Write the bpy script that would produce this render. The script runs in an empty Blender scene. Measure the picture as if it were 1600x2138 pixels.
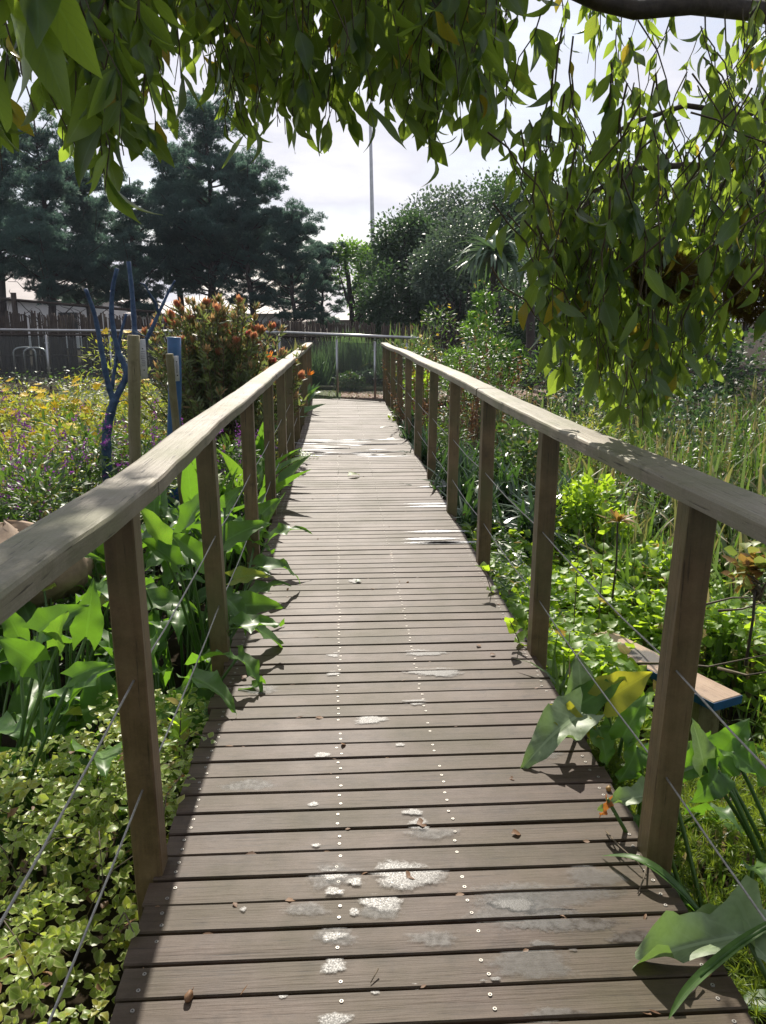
import bpy, math, random
import numpy as np
from mathutils import Vector, Matrix
R = math.radians
rng = np.random.default_rng(7)
random.seed(7)
scene = bpy.context.scene
COL = scene.collection

# ------------------------------------------------------------------ camera, world, sun, exposure
CAM_H = 1.45
PITCH, YAW, FPX, CX, CY = R(13.5), R(3.16), 1668.0, 800.0, 1069.0
cam_d = bpy.data.cameras.new("camera")
cam = bpy.data.objects.new("camera", cam_d); COL.objects.link(cam)
cam_d.sensor_fit = 'VERTICAL'; cam_d.sensor_height = 36.0; cam_d.lens = FPX / 2138.0 * 36.0
cam_d.clip_start = 0.05; cam_d.clip_end = 2000
cam.location = (0, 0, CAM_H)
cam.rotation_euler = (R(90) - PITCH, 0, -YAW)
scene.camera = cam

SUN_EL, SUN_AZ = R(40), R(-1.7)          # azimuth measured from +Y towards +X
world = bpy.data.worlds.new("World"); scene.world = world; world.use_nodes = True
nt = world.node_tree; nt.nodes.clear()
wo = nt.nodes.new('ShaderNodeOutputWorld'); wb = nt.nodes.new('ShaderNodeBackground')
sky = nt.nodes.new('ShaderNodeTexSky'); sky.sky_type = 'NISHITA'; sky.sun_disc = False
sky.sun_elevation = SUN_EL; sky.sun_rotation = SUN_AZ; sky.air_density = 1.0; sky.dust_density = 1.5; sky.ozone_density = 1.5
tc = nt.nodes.new('ShaderNodeTexCoord'); mp = nt.nodes.new('ShaderNodeMapping'); mp.inputs['Scale'].default_value = (1.6, 1.6, 4.5)
cn = nt.nodes.new('ShaderNodeTexNoise'); cn.inputs['Scale'].default_value = 2.0; cn.inputs['Detail'].default_value = 9; cn.inputs['Roughness'].default_value = 0.58
cr = nt.nodes.new('ShaderNodeValToRGB'); cr.color_ramp.elements[0].position = 0.34; cr.color_ramp.elements[1].position = 0.56
cc = nt.nodes.new('ShaderNodeValToRGB')
cc.color_ramp.elements[0].position = 0.3; cc.color_ramp.elements[0].color = (3.7, 3.9, 4.9, 1)
cc.color_ramp.elements[1].position = 0.72; cc.color_ramp.elements[1].color = (8.8, 8.7, 9.2, 1)
mx = nt.nodes.new('ShaderNodeMixRGB')
L = nt.links.new
L(tc.outputs['Generated'], mp.inputs['Vector']); L(mp.outputs['Vector'], cn.inputs['Vector'])
L(cn.outputs['Fac'], cr.inputs['Fac']); L(cn.outputs['Fac'], cc.inputs['Fac'])
L(cr.outputs['Color'], mx.inputs['Fac']); L(sky.outputs['Color'], mx.inputs['Color1']); L(cc.outputs['Color'], mx.inputs['Color2'])
L(mx.outputs['Color'], wb.inputs['Color']); wb.inputs['Strength'].default_value = 0.088
L(wb.outputs['Background'], wo.inputs['Surface'])

sd = bpy.data.lights.new("sun", 'SUN'); sd.energy = 4.6; sd.angle = R(0.6); sd.color = (1.0, 0.93, 0.82)
sun = bpy.data.objects.new("sun", sd); COL.objects.link(sun)
sdir = Vector((math.sin(SUN_AZ) * math.cos(SUN_EL), math.cos(SUN_AZ) * math.cos(SUN_EL), math.sin(SUN_EL)))
sun.rotation_euler = sdir.to_track_quat('Z', 'Y').to_euler(); sun.location = sdir * 50
scene.view_settings.view_transform = 'Standard'; scene.view_settings.look = 'None'
scene.view_settings.exposure = 0.55; scene.view_settings.gamma = 1.0
scene.render.engine = 'CYCLES'
cy = scene.cycles
cy.max_bounces = 7; cy.diffuse_bounces = 3; cy.glossy_bounces = 2; cy.transmission_bounces = 4; cy.transparent_max_bounces = 6
cy.use_denoising = True; cy.sample_clamp_indirect = 4; cy.caustics_reflective = False; cy.caustics_refractive = False

# ------------------------------------------------------------------ helpers
_f = np.array([math.sin(YAW), math.cos(YAW), 0]); _r = np.array([math.cos(YAW), -math.sin(YAW), 0]); _z = np.array([0, 0, 1.0])
_fw = math.cos(PITCH) * _f - math.sin(PITCH) * _z; _up = math.sin(PITCH) * _f + math.cos(PITCH) * _z
def P(px, py, d):
    """world point on the photo's ray (px,py) at world Y = d"""
    v = _fw + (px - CX) / FPX * _r + (CY - py) / FPX * _up
    return np.array([0, 0, CAM_H]) + v * (d / v[1])

def sstep(a, b, x):
    t = np.clip((x - a) / (b - a), 0, 1); return t * t * (3 - 2 * t)
def gz(x, y):
    x = np.asarray(x, float); y = np.asarray(y, float)
    z = -0.62 + 0.56 * sstep(10.5, 14.9, y)
    side = sstep(2.5, 7.0, np.abs(x - 0.18))
    z = z + side * (1 - sstep(10.5, 14.9, y)) * 0.33
    z = z - 0.30 * np.exp(-((x - 2.6) ** 2 / 1.6 + (y - 4.9) ** 2 / 3.0))
    return z + 0.03 * np.sin(x * 2.1 + 1) * np.cos(y * 1.7)

def unit(v):
    v = np.asarray(v, float); return v / np.maximum(np.linalg.norm(v, axis=-1, keepdims=True), 1e-9)

class Buf:
    """collects geometry; luv = (u across, v along, random)"""
    def __init__(s): s.V = []; s.L = []; s.T = []; s.A = []; s.M = []; s.n = 0
    def raw(s, V, faces, luv=None, mi=0):
        V = np.asarray(V, float); n = len(V)
        s.V.append(V); s.L.append(np.concatenate([np.asarray(f) for f in faces]) + s.n); s.T.append(np.array([len(f) for f in faces]))
        if luv is None: luv = np.zeros((n, 3))
        s.A.append(np.asarray(luv, float)); s.M.append(np.full(len(faces), mi)); s.n += n
    def scat(s, tmpl, pos, ax, nor, sc, rnd=None, mi=0):
        """copies of leaf template(s) at pos, +Y along ax, +Z near nor"""
        pos = np.atleast_2d(pos); N = len(pos)
        if N == 0: return
        if isinstance(tmpl, list):
            k = rng.integers(0, len(tmpl), N); sc = np.broadcast_to(np.asarray(sc, float), (N,)) if np.ndim(sc) < 2 else sc
            ax = np.broadcast_to(ax, (N, 3)); nor = np.broadcast_to(nor, (N, 3))
            if rnd is None: rnd = rng.random(N)
            for i, t in enumerate(tmpl):
                m = k == i
                if m.any(): s.scat(t, pos[m], ax[m], nor[m], sc[m], rnd[m], mi)
            return
        tv, tf, ta = tmpl
        ax = unit(np.broadcast_to(ax, (N, 3))); nor = np.broadcast_to(nor, (N, 3)).astype(float)
        X = unit(np.cross(ax, nor)); Z = np.cross(X, ax)
        sc = np.asarray(sc, float)
        if sc.ndim == 0: sc = np.full(N, float(sc))
        if sc.ndim == 1: sc = np.repeat(sc[:, None], 3, 1)
        t = tv[None] * sc[:, None, :]
        V = pos[:, None] + t[..., 0:1] * X[:, None] + t[..., 1:2] * ax[:, None] + t[..., 2:3] * Z[:, None]
        nv = len(tv)
        fl = np.concatenate([np.asarray(f) for f in tf]); ft = np.array([len(f) for f in tf])
        off = np.arange(N) * nv
        s.V.append(V.reshape(-1, 3)); s.L.append((fl[None] + off[:, None]).ravel() + s.n); s.T.append(np.tile(ft, N))
        A = np.tile(ta[None], (N, 1, 1)); A[:, :, 2] = (rng.random(N) if rnd is None else rnd)[:, None]
        s.A.append(A.reshape(-1, 3)); s.M.append(np.full(N * len(tf), mi)); s.n += N * nv
    def tube(s, pts, rad, n=6, rnd=None, mi=0, cap=True):
        pts = np.asarray(pts, float); m = len(pts)
        rad = np.broadcast_to(np.asarray(rad, float), (m,))
        tan = np.gradient(pts, axis=0); tan = unit(tan)
        ref = np.array([0, 0, 1.0]) if abs(tan[0][2]) < 0.9 else np.array([1.0, 0, 0])
        a = unit(np.cross(tan[0], ref)); V = []; lv = []
        r0 = rng.random() if rnd is None else rnd
        ln = 0
        for i in range(m):
            a = unit(a - tan[i] * np.dot(a, tan[i])); b = np.cross(tan[i], a)
            if i: ln += np.linalg.norm(pts[i] - pts[i - 1])
            for k in range(n):
                th = 2 * math.pi * k / n
                V.append(pts[i] + rad[i] * (math.cos(th) * a + math.sin(th) * b)); lv.append((k / n, ln, r0))
        F = [(i * n + k, i * n + (k + 1) % n, (i + 1) * n + (k + 1) % n, (i + 1) * n + k) for i in range(m - 1) for k in range(n)]
        if cap: F.append(tuple(range(n))[::-1]); F.append(tuple((m - 1) * n + k for k in range(n)))
        s.raw(V, F, lv, mi)
    def box(s, lo, hi, rnd=0.0, mi=0, rot=None, c=0.0):
        """box with chamfered edges c"""
        lo = np.array(lo, float); hi = np.array(hi, float)
        if c <= 0:
            V = [(x, y, z) for x in (lo[0], hi[0]) for y in (lo[1], hi[1]) for z in (lo[2], hi[2])]
            F = [(0, 1, 3, 2), (4, 6, 7, 5), (0, 4, 5, 1), (2, 3, 7, 6), (0, 2, 6, 4), (1, 5, 7, 3)]
        else:
            V = []; idx = {}
            for i in range(8):
                sg = [(i >> 2) & 1, (i >> 1) & 1, i & 1]
                cor = [hi[k] if sg[k] else lo[k] for k in range(3)]
                for a in range(3):
                    p = list(cor)
                    for k in range(3):
                        if k != a: p[k] += -c if sg[k] else c
                    idx[(i, a)] = len(V); V.append(p)
            F = []
            q = {0: [0, 1, 3, 2], 1: [0, 1, 5, 4], 2: [0, 2, 6, 4]}
            bit = {0: 4, 1: 2, 2: 1}
            for a in range(3):
                for sgn in (0, 1):
                    F.append([idx[(i + (bit[a] if sgn else 0), a)] for i in q[a]])
            for i in range(8): F.append([idx[(i, 0)], idx[(i, 1)], idx[(i, 2)]])
            for a in range(3):
                for i in range(8):
                    if not i & bit[a]:
                        j = i | bit[a]; o = [k for k in range(3) if k != a]
                        F.append([idx[(i, o[0])], idx[(i, o[1])], idx[(j, o[1])], idx[(j, o[0])]])
            cen = (lo + hi) / 2; Va = np.array(V); G = []
            for f in F:
                p = Va[f]; nn = np.cross(p[1] - p[0], p[2] - p[0])
                G.append(tuple(f) if np.dot(nn, p.mean(0) - cen) > 0 else tuple(f[::-1]))
            F = G
        V = np.array(V, float)
        if rot is not None: M, o = rot; V = V @ np.array(M).T + np.array(o)
        s.raw(V, F, np.tile([0, 0, rnd], (len(V), 1)), mi)
    def build(s, name, mats, parent=None, smooth=True, loc=None):
        me = bpy.data.meshes.new(name)
        V = np.concatenate(s.V); Lp = np.concatenate(s.L); T = np.concatenate(s.T); A = np.concatenate(s.A); M = np.concatenate(s.M)
        if loc is not None: V = V - np.asarray(loc, float)
        me.vertices.add(len(V)); me.vertices.foreach_set('co', V.ravel().astype(np.float32))
        me.loops.add(len(Lp)); me.loops.foreach_set('vertex_index', Lp.astype(np.int32))
        me.polygons.add(len(T)); me.polygons.foreach_set('loop_start', np.concatenate([[0], np.cumsum(T)[:-1]]).astype(np.int32))
        me.update(calc_edges=True)
        if not isinstance(mats, (list, tuple)): mats = [mats]
        for m in mats: me.materials.append(m)
        me.polygons.foreach_set('material_index', M.astype(np.int32))
        me.polygons.foreach_set('use_smooth', np.full(len(T), smooth))
        at = me.attributes.new('luv', 'FLOAT_VECTOR', 'POINT'); at.data.foreach_set('vector', A.ravel().astype(np.float32))
        o = bpy.data.objects.new(name, me); COL.objects.link(o)
        if parent is not None: o.parent = parent
        elif loc is not None: o.location = loc
        return o

def tag(o, label=None, cat=None, group=None, kind=None):
    if label: o['label'] = label
    if cat: o['category'] = cat
    if group: o['group'] = group
    if kind: o['kind'] = kind
    return o
def thing(name, label, cat, loc=(0, 0, 0), group=None):
    o = bpy.data.objects.new(name, None); COL.objects.link(o); o.location = loc; o.empty_display_size = 0.1
    return tag(o, label, cat, group)
def dup(root, loc, rz, label, group=None, sc=1.0, name=None):
    r = root.copy(); COL.objects.link(r); r.location = loc; r.rotation_euler = (0, 0, rz); r.scale = (sc,) * 3; r['label'] = label
    if group: r['group'] = group
    for ch in list(root.children):
        c = ch.copy(); COL.objects.link(c); c.parent = r
    return r

# ------------------------------------------------------------------ materials
def newmat(name):
    m = bpy.data.materials.new(name); m.use_nodes = True; t = m.node_tree; t.nodes.clear()
    o = t.nodes.new('ShaderNodeOutputMaterial'); return m, t, o
def N_(t, k, **kw):
    n = t.nodes.new(k)
    for a, b in kw.items():
        if a in n.inputs: n.inputs[a].default_value = b
        else: setattr(n, a, b)
    return n
def c4(c): return (c[0], c[1], c[2], 1)
def math_(t, op, a, b=None, clamp=False):
    n = t.nodes.new('ShaderNodeMath'); n.operation = op; n.use_clamp = clamp
    for i, v in enumerate((a, b)):
        if v is None: continue
        if isinstance(v, (int, float)): n.inputs[i].default_value = v
        else: t.links.new(v, n.inputs[i])
    return n.outputs[0]
def mix_(t, fac, a, b, mode='MIX'):
    n = t.nodes.new('ShaderNodeMixRGB'); n.blend_type = mode
    for i, v in enumerate((fac, a, b)):
        if isinstance(v, (int, float)): n.inputs[i].default_value = v
        elif isinstance(v, tuple): n.inputs[i].default_value = c4(v)
        else: t.links.new(v, n.inputs[i])
    return n.outputs[0]
def ramp_(t, fac, stops):
    n = t.nodes.new('ShaderNodeValToRGB'); e = n.color_ramp.elements
    while len(e) < len(stops): e.new(0.5)
    for i, (p, c) in enumerate(stops):
        e[i].position = p; e[i].color = c4(c) if isinstance(c, tuple) else (c, c, c, 1)
    t.links.new(fac, n.inputs[0]); return n.outputs[0]
def noise_(t, vec, scale, detail=4, rough=0.55):
    n = t.nodes.new('ShaderNodeTexNoise'); n.inputs['Scale'].default_value = scale; n.inputs['Detail'].default_value = detail; n.inputs['Roughness'].default_value = rough
    if vec is not None: t.links.new(vec, n.inputs['Vector'])
    return n.outputs['Fac']

def leafmat(name, c1, c2, tr, trans=0.4, rough=0.42, rib=0.25, odd=None, oddf=0.0, edge=None, spec=0.5, patch=0.0):
    m, t, o = newmat(name); L = t.links.new
    a = N_(t, 'ShaderNodeAttribute', attribute_name='luv'); s = t.nodes.new('ShaderNodeSeparateXYZ'); L(a.outputs['Vector'], s.inputs[0])
    u, v, r = s.outputs
    col = mix_(t, r, c1, c2)
    tcol = mix_(t, r, tuple(x * 0.8 for x in tr), tuple(min(1, x * 1.15) for x in tr))
    if odd is not None and oddf > 0:
        wn = t.nodes.new('ShaderNodeTexWhiteNoise'); wn.noise_dimensions = '1D'; L(r, wn.inputs['W'])
        k = math_(t, 'LESS_THAN', wn.outputs['Value'], oddf)
        col = mix_(t, k, col, odd); tcol = mix_(t, k, tcol, tuple(min(1, x * 1.6) for x in odd))
    au = math_(t, 'ABSOLUTE', u)
    if rib > 0:
        k = math_(t, 'MULTIPLY', math_(t, 'LESS_THAN', au, 0.07), rib)
        col = mix_(t, k, col, tuple(min(1, x * 2.4 + 0.03) for x in c2))
        vn = t.nodes.new('ShaderNodeMath'); vn.operation = 'SINE'
        L(math_(t, 'MULTIPLY', math_(t, 'SUBTRACT', v, math_(t, 'MULTIPLY', au, 0.25)), 55.0), vn.inputs[0])
        k2 = math_(t, 'MULTIPLY', math_(t, 'GREATER_THAN', vn.outputs[0], 0.86), rib * 0.5)
        tcol = mix_(t, k2, tcol, tuple(x * 0.55 for x in tr))
        if rib >= 0.35: col = mix_(t, k2, col, tuple(min(1, x * 1.7 + 0.02) for x in c2))
    if edge is not None:
        k = ramp_(t, au, [(0.55, 0.0), (0.85, 0.8)])
        col = mix_(t, k, col, edge); tcol = mix_(t, k, tcol, edge)
    if patch > 0:
        tcn = t.nodes.new('ShaderNodeTexCoord')
        nf = noise_(t, tcn.outputs['Object'], 30 if patch < 1 else 9, 3)
        col = mix_(t, ramp_(t, nf, [(0.4, 0.0), (0.65, min(1, patch))]), col, tuple(x * 1.7 for x in c2))
    p = N_(t, 'ShaderNodeBsdfPrincipled', Roughness=rough); L(col, p.inputs['Base Color']); p.inputs['Specular IOR Level'].default_value = spec
    tb = t.nodes.new('ShaderNodeBsdfTranslucent'); L(tcol, tb.inputs['Color'])
    mxs = t.nodes.new('ShaderNodeMixShader'); mxs.inputs[0].default_value = trans; L(p.outputs[0], mxs.inputs[1]); L(tb.outputs[0], mxs.inputs[2])
    L(mxs.outputs[0], o.inputs[0]); return m

def woodmat(name, c1, c2, c3, axis=0, scale=1.0, rough=0.6, green=None, gamt=0.0, bump=0.4, cracks=0.5, spec=0.4, rot=None):
    m, t, o = newmat(name); L = t.links.new
    tcn = t.nodes.new('ShaderNodeTexCoord'); mp = t.nodes.new('ShaderNodeMapping')
    sc = [28.0 * scale] * 3; sc[axis] = 1.3 * scale; mp.inputs['Scale'].default_value = sc
    a = N_(t, 'ShaderNodeAttribute', attribute_name='luv'); s = t.nodes.new('ShaderNodeSeparateXYZ'); L(a.outputs['Vector'], s.inputs[0])
    off = t.nodes.new('ShaderNodeCombineXYZ'); L(math_(t, 'MULTIPLY', s.outputs[2], 37.0), off.inputs[axis])
    add = t.nodes.new('ShaderNodeVectorMath'); add.operation = 'ADD'; L(tcn.outputs['Object'], add.inputs[0]); L(off.outputs[0], add.inputs[1])
    L(add.outputs[0], mp.inputs['Vector'])
    g = noise_(t, mp.outputs[0], 1.0, 6, 0.65)
    g2 = noise_(t, mp.outputs[0], 4.0, 3, 0.6)
    big = noise_(t, tcn.outputs['Object'], 2.2, 5, 0.6)
    col = ramp_(t, g, [(0.3, c1), (0.5, c2), (0.72, c3)])
    col = mix_(t, math_(t, 'MULTIPLY', s.outputs[2], 0.62), col, c1)
    wn = t.nodes.new('ShaderNodeTexWhiteNoise'); wn.noise_dimensions = '1D'; L(s.outputs[2], wn.inputs['W']); col = mix_(t, math_(t, 'MULTIPLY', wn.outputs['Value'], 0.25), col, green if green else c2); wn2 = t.nodes.new('ShaderNodeTexWhiteNoise'); wn2.noise_dimensions = '1D'; L(math_(t, 'ADD', s.outputs[2], 3.7), wn2.inputs['W']); col = mix_(t, math_(t, 'MULTIPLY', math_(t, 'GREATER_THAN', wn2.outputs['Value'], 0.6), 0.3), col, c3)
    st = noise_(t, tcn.outputs['Object'], 7.0, 5, 0.7); col = mix_(t, ramp_(t, st, [(0.42, 0.0), (0.70, 0.6)]), col, c3)
    st2 = noise_(t, add.outputs[0], 11.0, 4, 0.6); col = mix_(t, ramp_(t, st2, [(0.56, 0.0), (0.72, 0.55)]), col, tuple(x * 0.55 for x in c1))
    if green:
        k = math_(t, 'MULTIPLY', ramp_(t, big, [(0.42, 0.0), (0.66, 1.0)]), gamt)
        col = mix_(t, k, col, green)
    ck = ramp_(t, g2, [(0.30, 1.0), (0.38, 0.0)])
    col = mix_(t, math_(t, 'MULTIPLY', ck, cracks), col, tuple(x * 0.25 for x in c1))
    fine = noise_(t, tcn.outputs['Object'], 220, 2, 0.5)
    col = mix_(t, 0.25, col, ramp_(t, fine, [(0.3, 0.35), (0.7, 1.0)]), 'MULTIPLY')
    p = N_(t, 'ShaderNodeBsdfPrincipled'); L(col, p.inputs['Base Color']); p.inputs['Specular IOR Level'].default_value = spec
    L(ramp_(t, big, [(0.35, rough * 0.94), (0.7, min(1, rough * 1.06))]), p.inputs['Roughness'])
    b = N_(t, 'ShaderNodeBump', Strength=bump, Distance=0.004); L(math_(t, 'ADD', g, math_(t, 'MULTIPLY', g2, 0.6)), b.inputs['Height']); L(b.outputs[0], p.inputs['Normal'])
    L(p.outputs[0], o.inputs[0]); return m

def plainmat(name, col, rough=0.5, metal=0.0, var=0.25, vs=8.0, bump=0.0, spec=0.5, col2=None):
    m, t, o = newmat(name); L = t.links.new
    tcn = t.nodes.new('ShaderNodeTexCoord'); n = noise_(t, tcn.outputs['Object'], vs, 6, 0.6)
    c = mix_(t, ramp_(t, n, [(0.35, 0.0), (0.65, 1.0)]), tuple(x * (1 - var) for x in col), col2 if col2 else tuple(min(1, x * (1 + var)) for x in col))
    p = N_(t, 'ShaderNodeBsdfPrincipled', Roughness=rough, Metallic=metal); L(c, p.inputs['Base Color']); p.inputs['Specular IOR Level'].default_value = spec
    if bump > 0:
        b = N_(t, 'ShaderNodeBump', Strength=bump, Distance=0.01); L(n, b.inputs['Height']); L(b.outputs[0], p.inputs['Normal'])
    L(p.outputs[0], o.inputs[0]); return m

M = {}
M['deck'] = woodmat('deck_wood', (0.046, 0.026, 0.018), (0.086, 0.054, 0.039), (0.132, 0.090, 0.067), 0, 1.0, 0.60, (0.064, 0.056, 0.018), 0.55, 0.45, 0.6, 0.30)
M['rail'] = woodmat('rail_wood', (0.20, 0.165, 0.13), (0.30, 0.255, 0.205), (0.39, 0.34, 0.275), 1, 1.0, 0.62, (0.21, 0.215, 0.12), 0.7, 0.6, 0.9, 0.3)
M['post'] = woodmat('post_wood', (0.075, 0.044, 0.018), (0.155, 0.096, 0.043), (0.26, 0.175, 0.09), 2, 1.0, 0.45, (0.09, 0.095, 0.03), 0.75, 0.4, 0.8, 0.6)
M['oldpost'] = woodmat('old_post_wood', (0.13, 0.10, 0.06), (0.22, 0.17, 0.10), (0.30, 0.26, 0.17), 2, 1.0, 0.75, (0.14, 0.15, 0.06), 0.5, 0.5, 0.8, 0.2)
M['stick'] = woodmat('fence_stick', (0.03, 0.022, 0.018), (0.055, 0.04, 0.032), (0.09, 0.07, 0.055), 2, 1.0, 0.85, None, 0, 0.3, 0.5, 0.2)
M['plank'] = woodmat('bench_wood', (0.25, 0.15, 0.09), (0.42, 0.28, 0.18), (0.5, 0.36, 0.25), 0, 1.0, 0.35, (0.3, 0.22, 0.16), 0.4, 0.4, 0.7, 0.5)
M['bark'] = plainmat('bark', (0.055, 0.042, 0.033), 0.85, 0, 0.4, 14, 0.7)
M['bark_far'] = plainmat('bark_far', (0.055, 0.042, 0.038), 0.9, 0, 0.3, 6, 0.3)
M['twig'] = plainmat('twig', (0.10, 0.075, 0.045), 0.7, 0, 0.3, 20)
M['bluepaint'] = plainmat('blue_paint', (0.016, 0.05, 0.14), 0.6, 0, 0.3, 22, 1.0, col2=(0.05, 0.10, 0.19))
M['bluepole'] = plainmat('blue_pole_paint', (0.018, 0.085, 0.21), 0.4, 0, 0.2, 10)
M['steel'] = plainmat('steel', (0.42, 0.42, 0.42), 0.38, 0.9, 0.1, 5)
M['cable'] = plainmat('cable_steel', (0.32, 0.31, 0.29), 0.5, 0.6, 0.2, 60)
M['screw'] = plainmat('screw_metal', (0.30, 0.28, 0.25), 0.5, 0.5, 0.1, 100)
M['hole'] = plainmat('screw_recess', (0.02, 0.018, 0.015), 0.8)
M['plate'] = plainmat('sign_plate', (0.42, 0.42, 0.43), 0.5, 0.2, 0.15, 40)
M['ink'] = plainmat('sign_ink', (0.10, 0.10, 0.11), 0.7)
M['roof'] = plainmat('roof_sheet', (0.42, 0.37, 0.34), 0.7, 0, 0.08, 0.6)
M['wallp'] = plainmat('pale_wall', (0.62, 0.60, 0.58), 0.8, 0, 0.06, 0.8)
M['soil'] = plainmat('soil', (0.030, 0.023, 0.015), 1.0, 0, 0.5, 9, 0.8, spec=0.05)
M['mulch'] = plainmat('mulch', (0.16, 0.085, 0.05), 0.85, 0, 0.6, 60, 0.9)
M['lawnbase'] = plainmat('lawn_soil', (0.06, 0.075, 0.025), 0.95, 0, 0.4, 12, 0.5)
M['rock'] = plainmat('rock', (0.30, 0.21, 0.14), 0.8, 0, 0.35, 6, 0.6)
M['far_ground'] = plainmat('far_ground', (0.10, 0.10, 0.05), 0.95, 0, 0.4, 0.4, 0.3)

M['canopy'] = leafmat('canopy_leaf', (0.030, 0.060, 0.038), (0.055, 0.098, 0.055), (0.44, 0.62, 0.06), 0.46, 0.32, 0.45, (0.42, 0.30, 0.03), 0.03)
M['arum'] = leafmat('arum_leaf', (0.045, 0.105, 0.022), (0.085, 0.165, 0.036), (0.22, 0.46, 0.03), 0.42, 0.42, 0.45, (0.30, 0.33, 0.04), 0.03, patch=0.5, spec=0.4)
M['arum_pale'] = leafmat('arum_leaf_pale', (0.15, 0.21, 0.11), (0.22, 0.28, 0.16), (0.24, 0.40, 0.07), 0.26, 0.45, 0.45, patch=0.5, spec=0.35)
M['arum_yellow'] = leafmat('arum_leaf_yellow', (0.30, 0.33, 0.04), (0.42, 0.42, 0.05), (0.62, 0.60, 0.04), 0.5, 0.4, 0.3)
M['stalk'] = leafmat('green_stalk', (0.06, 0.13, 0.03), (0.10, 0.17, 0.04), (0.15, 0.32, 0.03), 0.2, 0.4, 0)
M['varieg'] = leafmat('variegated_leaf', (0.12, 0.21, 0.04), (0.30, 0.40, 0.08), (0.60, 0.72, 0.09), 0.45, 0.38, 0.35, (0.38, 0.36, 0.05), 0.10, (0.50, 0.52, 0.22))
M['weed'] = leafmat('weed_leaf', (0.12, 0.23, 0.03), (0.19, 0.30, 0.04), (0.55, 0.78, 0.04), 0.5, 0.45, 0.3, (0.3, 0.2, 0.05), 0.03)
M['lime'] = leafmat('lime_leaf', (0.15, 0.22, 0.03), (0.26, 0.32, 0.05), (0.45, 0.52, 0.05), 0.45, 0.5, 0.15, (0.35, 0.28, 0.04), 0.06)
M['darkleaf'] = leafmat('dark_leaf', (0.032, 0.062, 0.032), (0.055, 0.095, 0.045), (0.10, 0.20, 0.05), 0.32, 0.52, 0.1)
M['aloe'] = leafmat('aloe_leaf', (0.09, 0.15, 0.09), (0.14, 0.20, 0.12), (0.16, 0.28, 0.10), 0.25, 0.45, 0.0)
M['midleaf'] = leafmat('mid_leaf', (0.04, 0.085, 0.025), (0.075, 0.13, 0.035), (0.14, 0.27, 0.03), 0.35, 0.45, 0.1, (0.2, 0.12, 0.05), 0.05)
M['silverleaf'] = leafmat('silver_leaf', (0.06, 0.10, 0.07), (0.12, 0.16, 0.115), (0.14, 0.22, 0.10), 0.30, 0.42, 0.0)
M['brightleaf'] = leafmat('bright_leaf', (0.09, 0.20, 0.03), (0.15, 0.27, 0.05), (0.28, 0.52, 0.04), 0.42, 0.45, 0.2)
M['conifer'] = leafmat('conifer_needle', (0.055, 0.098, 0.095), (0.11, 0.17, 0.145), (0.18, 0.32, 0.22), 0.40, 0.6, 0.0, spec=0.2)
M['grass'] = leafmat('grass_blade', (0.045, 0.10, 0.025), (0.10, 0.16, 0.04), (0.18, 0.32, 0.035), 0.38, 0.36, 0.0, (0.26, 0.19, 0.10), 0.15)
M['grassdry'] = leafmat('dry_grass', (0.20, 0.17, 0.07), (0.33, 0.27, 0.13), (0.30, 0.30, 0.08), 0.38, 0.45, 0.0, (0.10, 0.17, 0.04), 0.45)
M['ribbon'] = leafmat('ribbon_grass', (0.025, 0.06, 0.025), (0.05, 0.10, 0.035), (0.09, 0.20, 0.03), 0.28, 0.25, 0.0, spec=0.7)
M['restio'] = leafmat('restio_stem', (0.07, 0.13, 0.055), (0.12, 0.19, 0.075), (0.20, 0.32, 0.10), 0.35, 0.5, 0.0)
M['fernleaf'] = leafmat('fern_leaf', (0.14, 0.21, 0.03), (0.22, 0.28, 0.04), (0.38, 0.50, 0.04), 0.42, 0.5, 0.0, (0.10, 0.17, 0.03), 0.3)
M['purple'] = leafmat('purple_flower', (0.17, 0.05, 0.24), (0.28, 0.10, 0.34), (0.34, 0.08, 0.40), 0.35, 0.7, 0.0)
M['yellow'] = leafmat('yellow_flower', (0.85, 0.55, 0.015), (0.90, 0.64, 0.02), (0.85, 0.62, 0.03), 0.4, 0.6, 0.0)
M['tipleaf'] = leafmat('conebush_tip_leaf', (0.32, 0.22, 0.11), (0.42, 0.24, 0.13), (0.62, 0.38, 0.15), 0.42, 0.5, 0.0, (0.12, 0.15, 0.05), 0.45)
M['cone'] = leafmat('conebush_bract', (0.44, 0.17, 0.10), (0.50, 0.27, 0.14), (0.70, 0.32, 0.14), 0.42, 0.55, 0.0, (0.38, 0.06, 0.06), 0.15)
M['coneleaf'] = leafmat('conebush_leaf', (0.08, 0.12, 0.05), (0.15, 0.18, 0.07), (0.30, 0.38, 0.09), 0.38, 0.45, 0.0, (0.20, 0.12, 0.05), 0.12)
M['strel'] = leafmat('crane_leaf', (0.06, 0.13, 0.05), (0.10, 0.19, 0.06), (0.16, 0.35, 0.04), 0.32, 0.32, 0.3)
M['orange'] = leafmat('orange_petal', (0.75, 0.16, 0.02), (0.8, 0.25, 0.03), (0.9, 0.28, 0.03), 0.4, 0.5, 0.0)
M['nest'] = leafmat('nest_fibre', (0.10, 0.065, 0.018), (0.20, 0.13, 0.03), (0.34, 0.22, 0.03), 0.35, 0.8, 0.0)
M['dead'] = leafmat('dead_leaf', (0.14, 0.07, 0.035), (0.24, 0.13, 0.06), (0.3, 0.15, 0.05), 0.25, 0.6, 0.2)
M['redleaf'] = leafmat('reddish_leaf', (0.28, 0.12, 0.05), (0.35, 0.22, 0.06), (0.5, 0.3, 0.07), 0.4, 0.45, 0.2, (0.2, 0.27, 0.05), 0.4)

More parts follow.
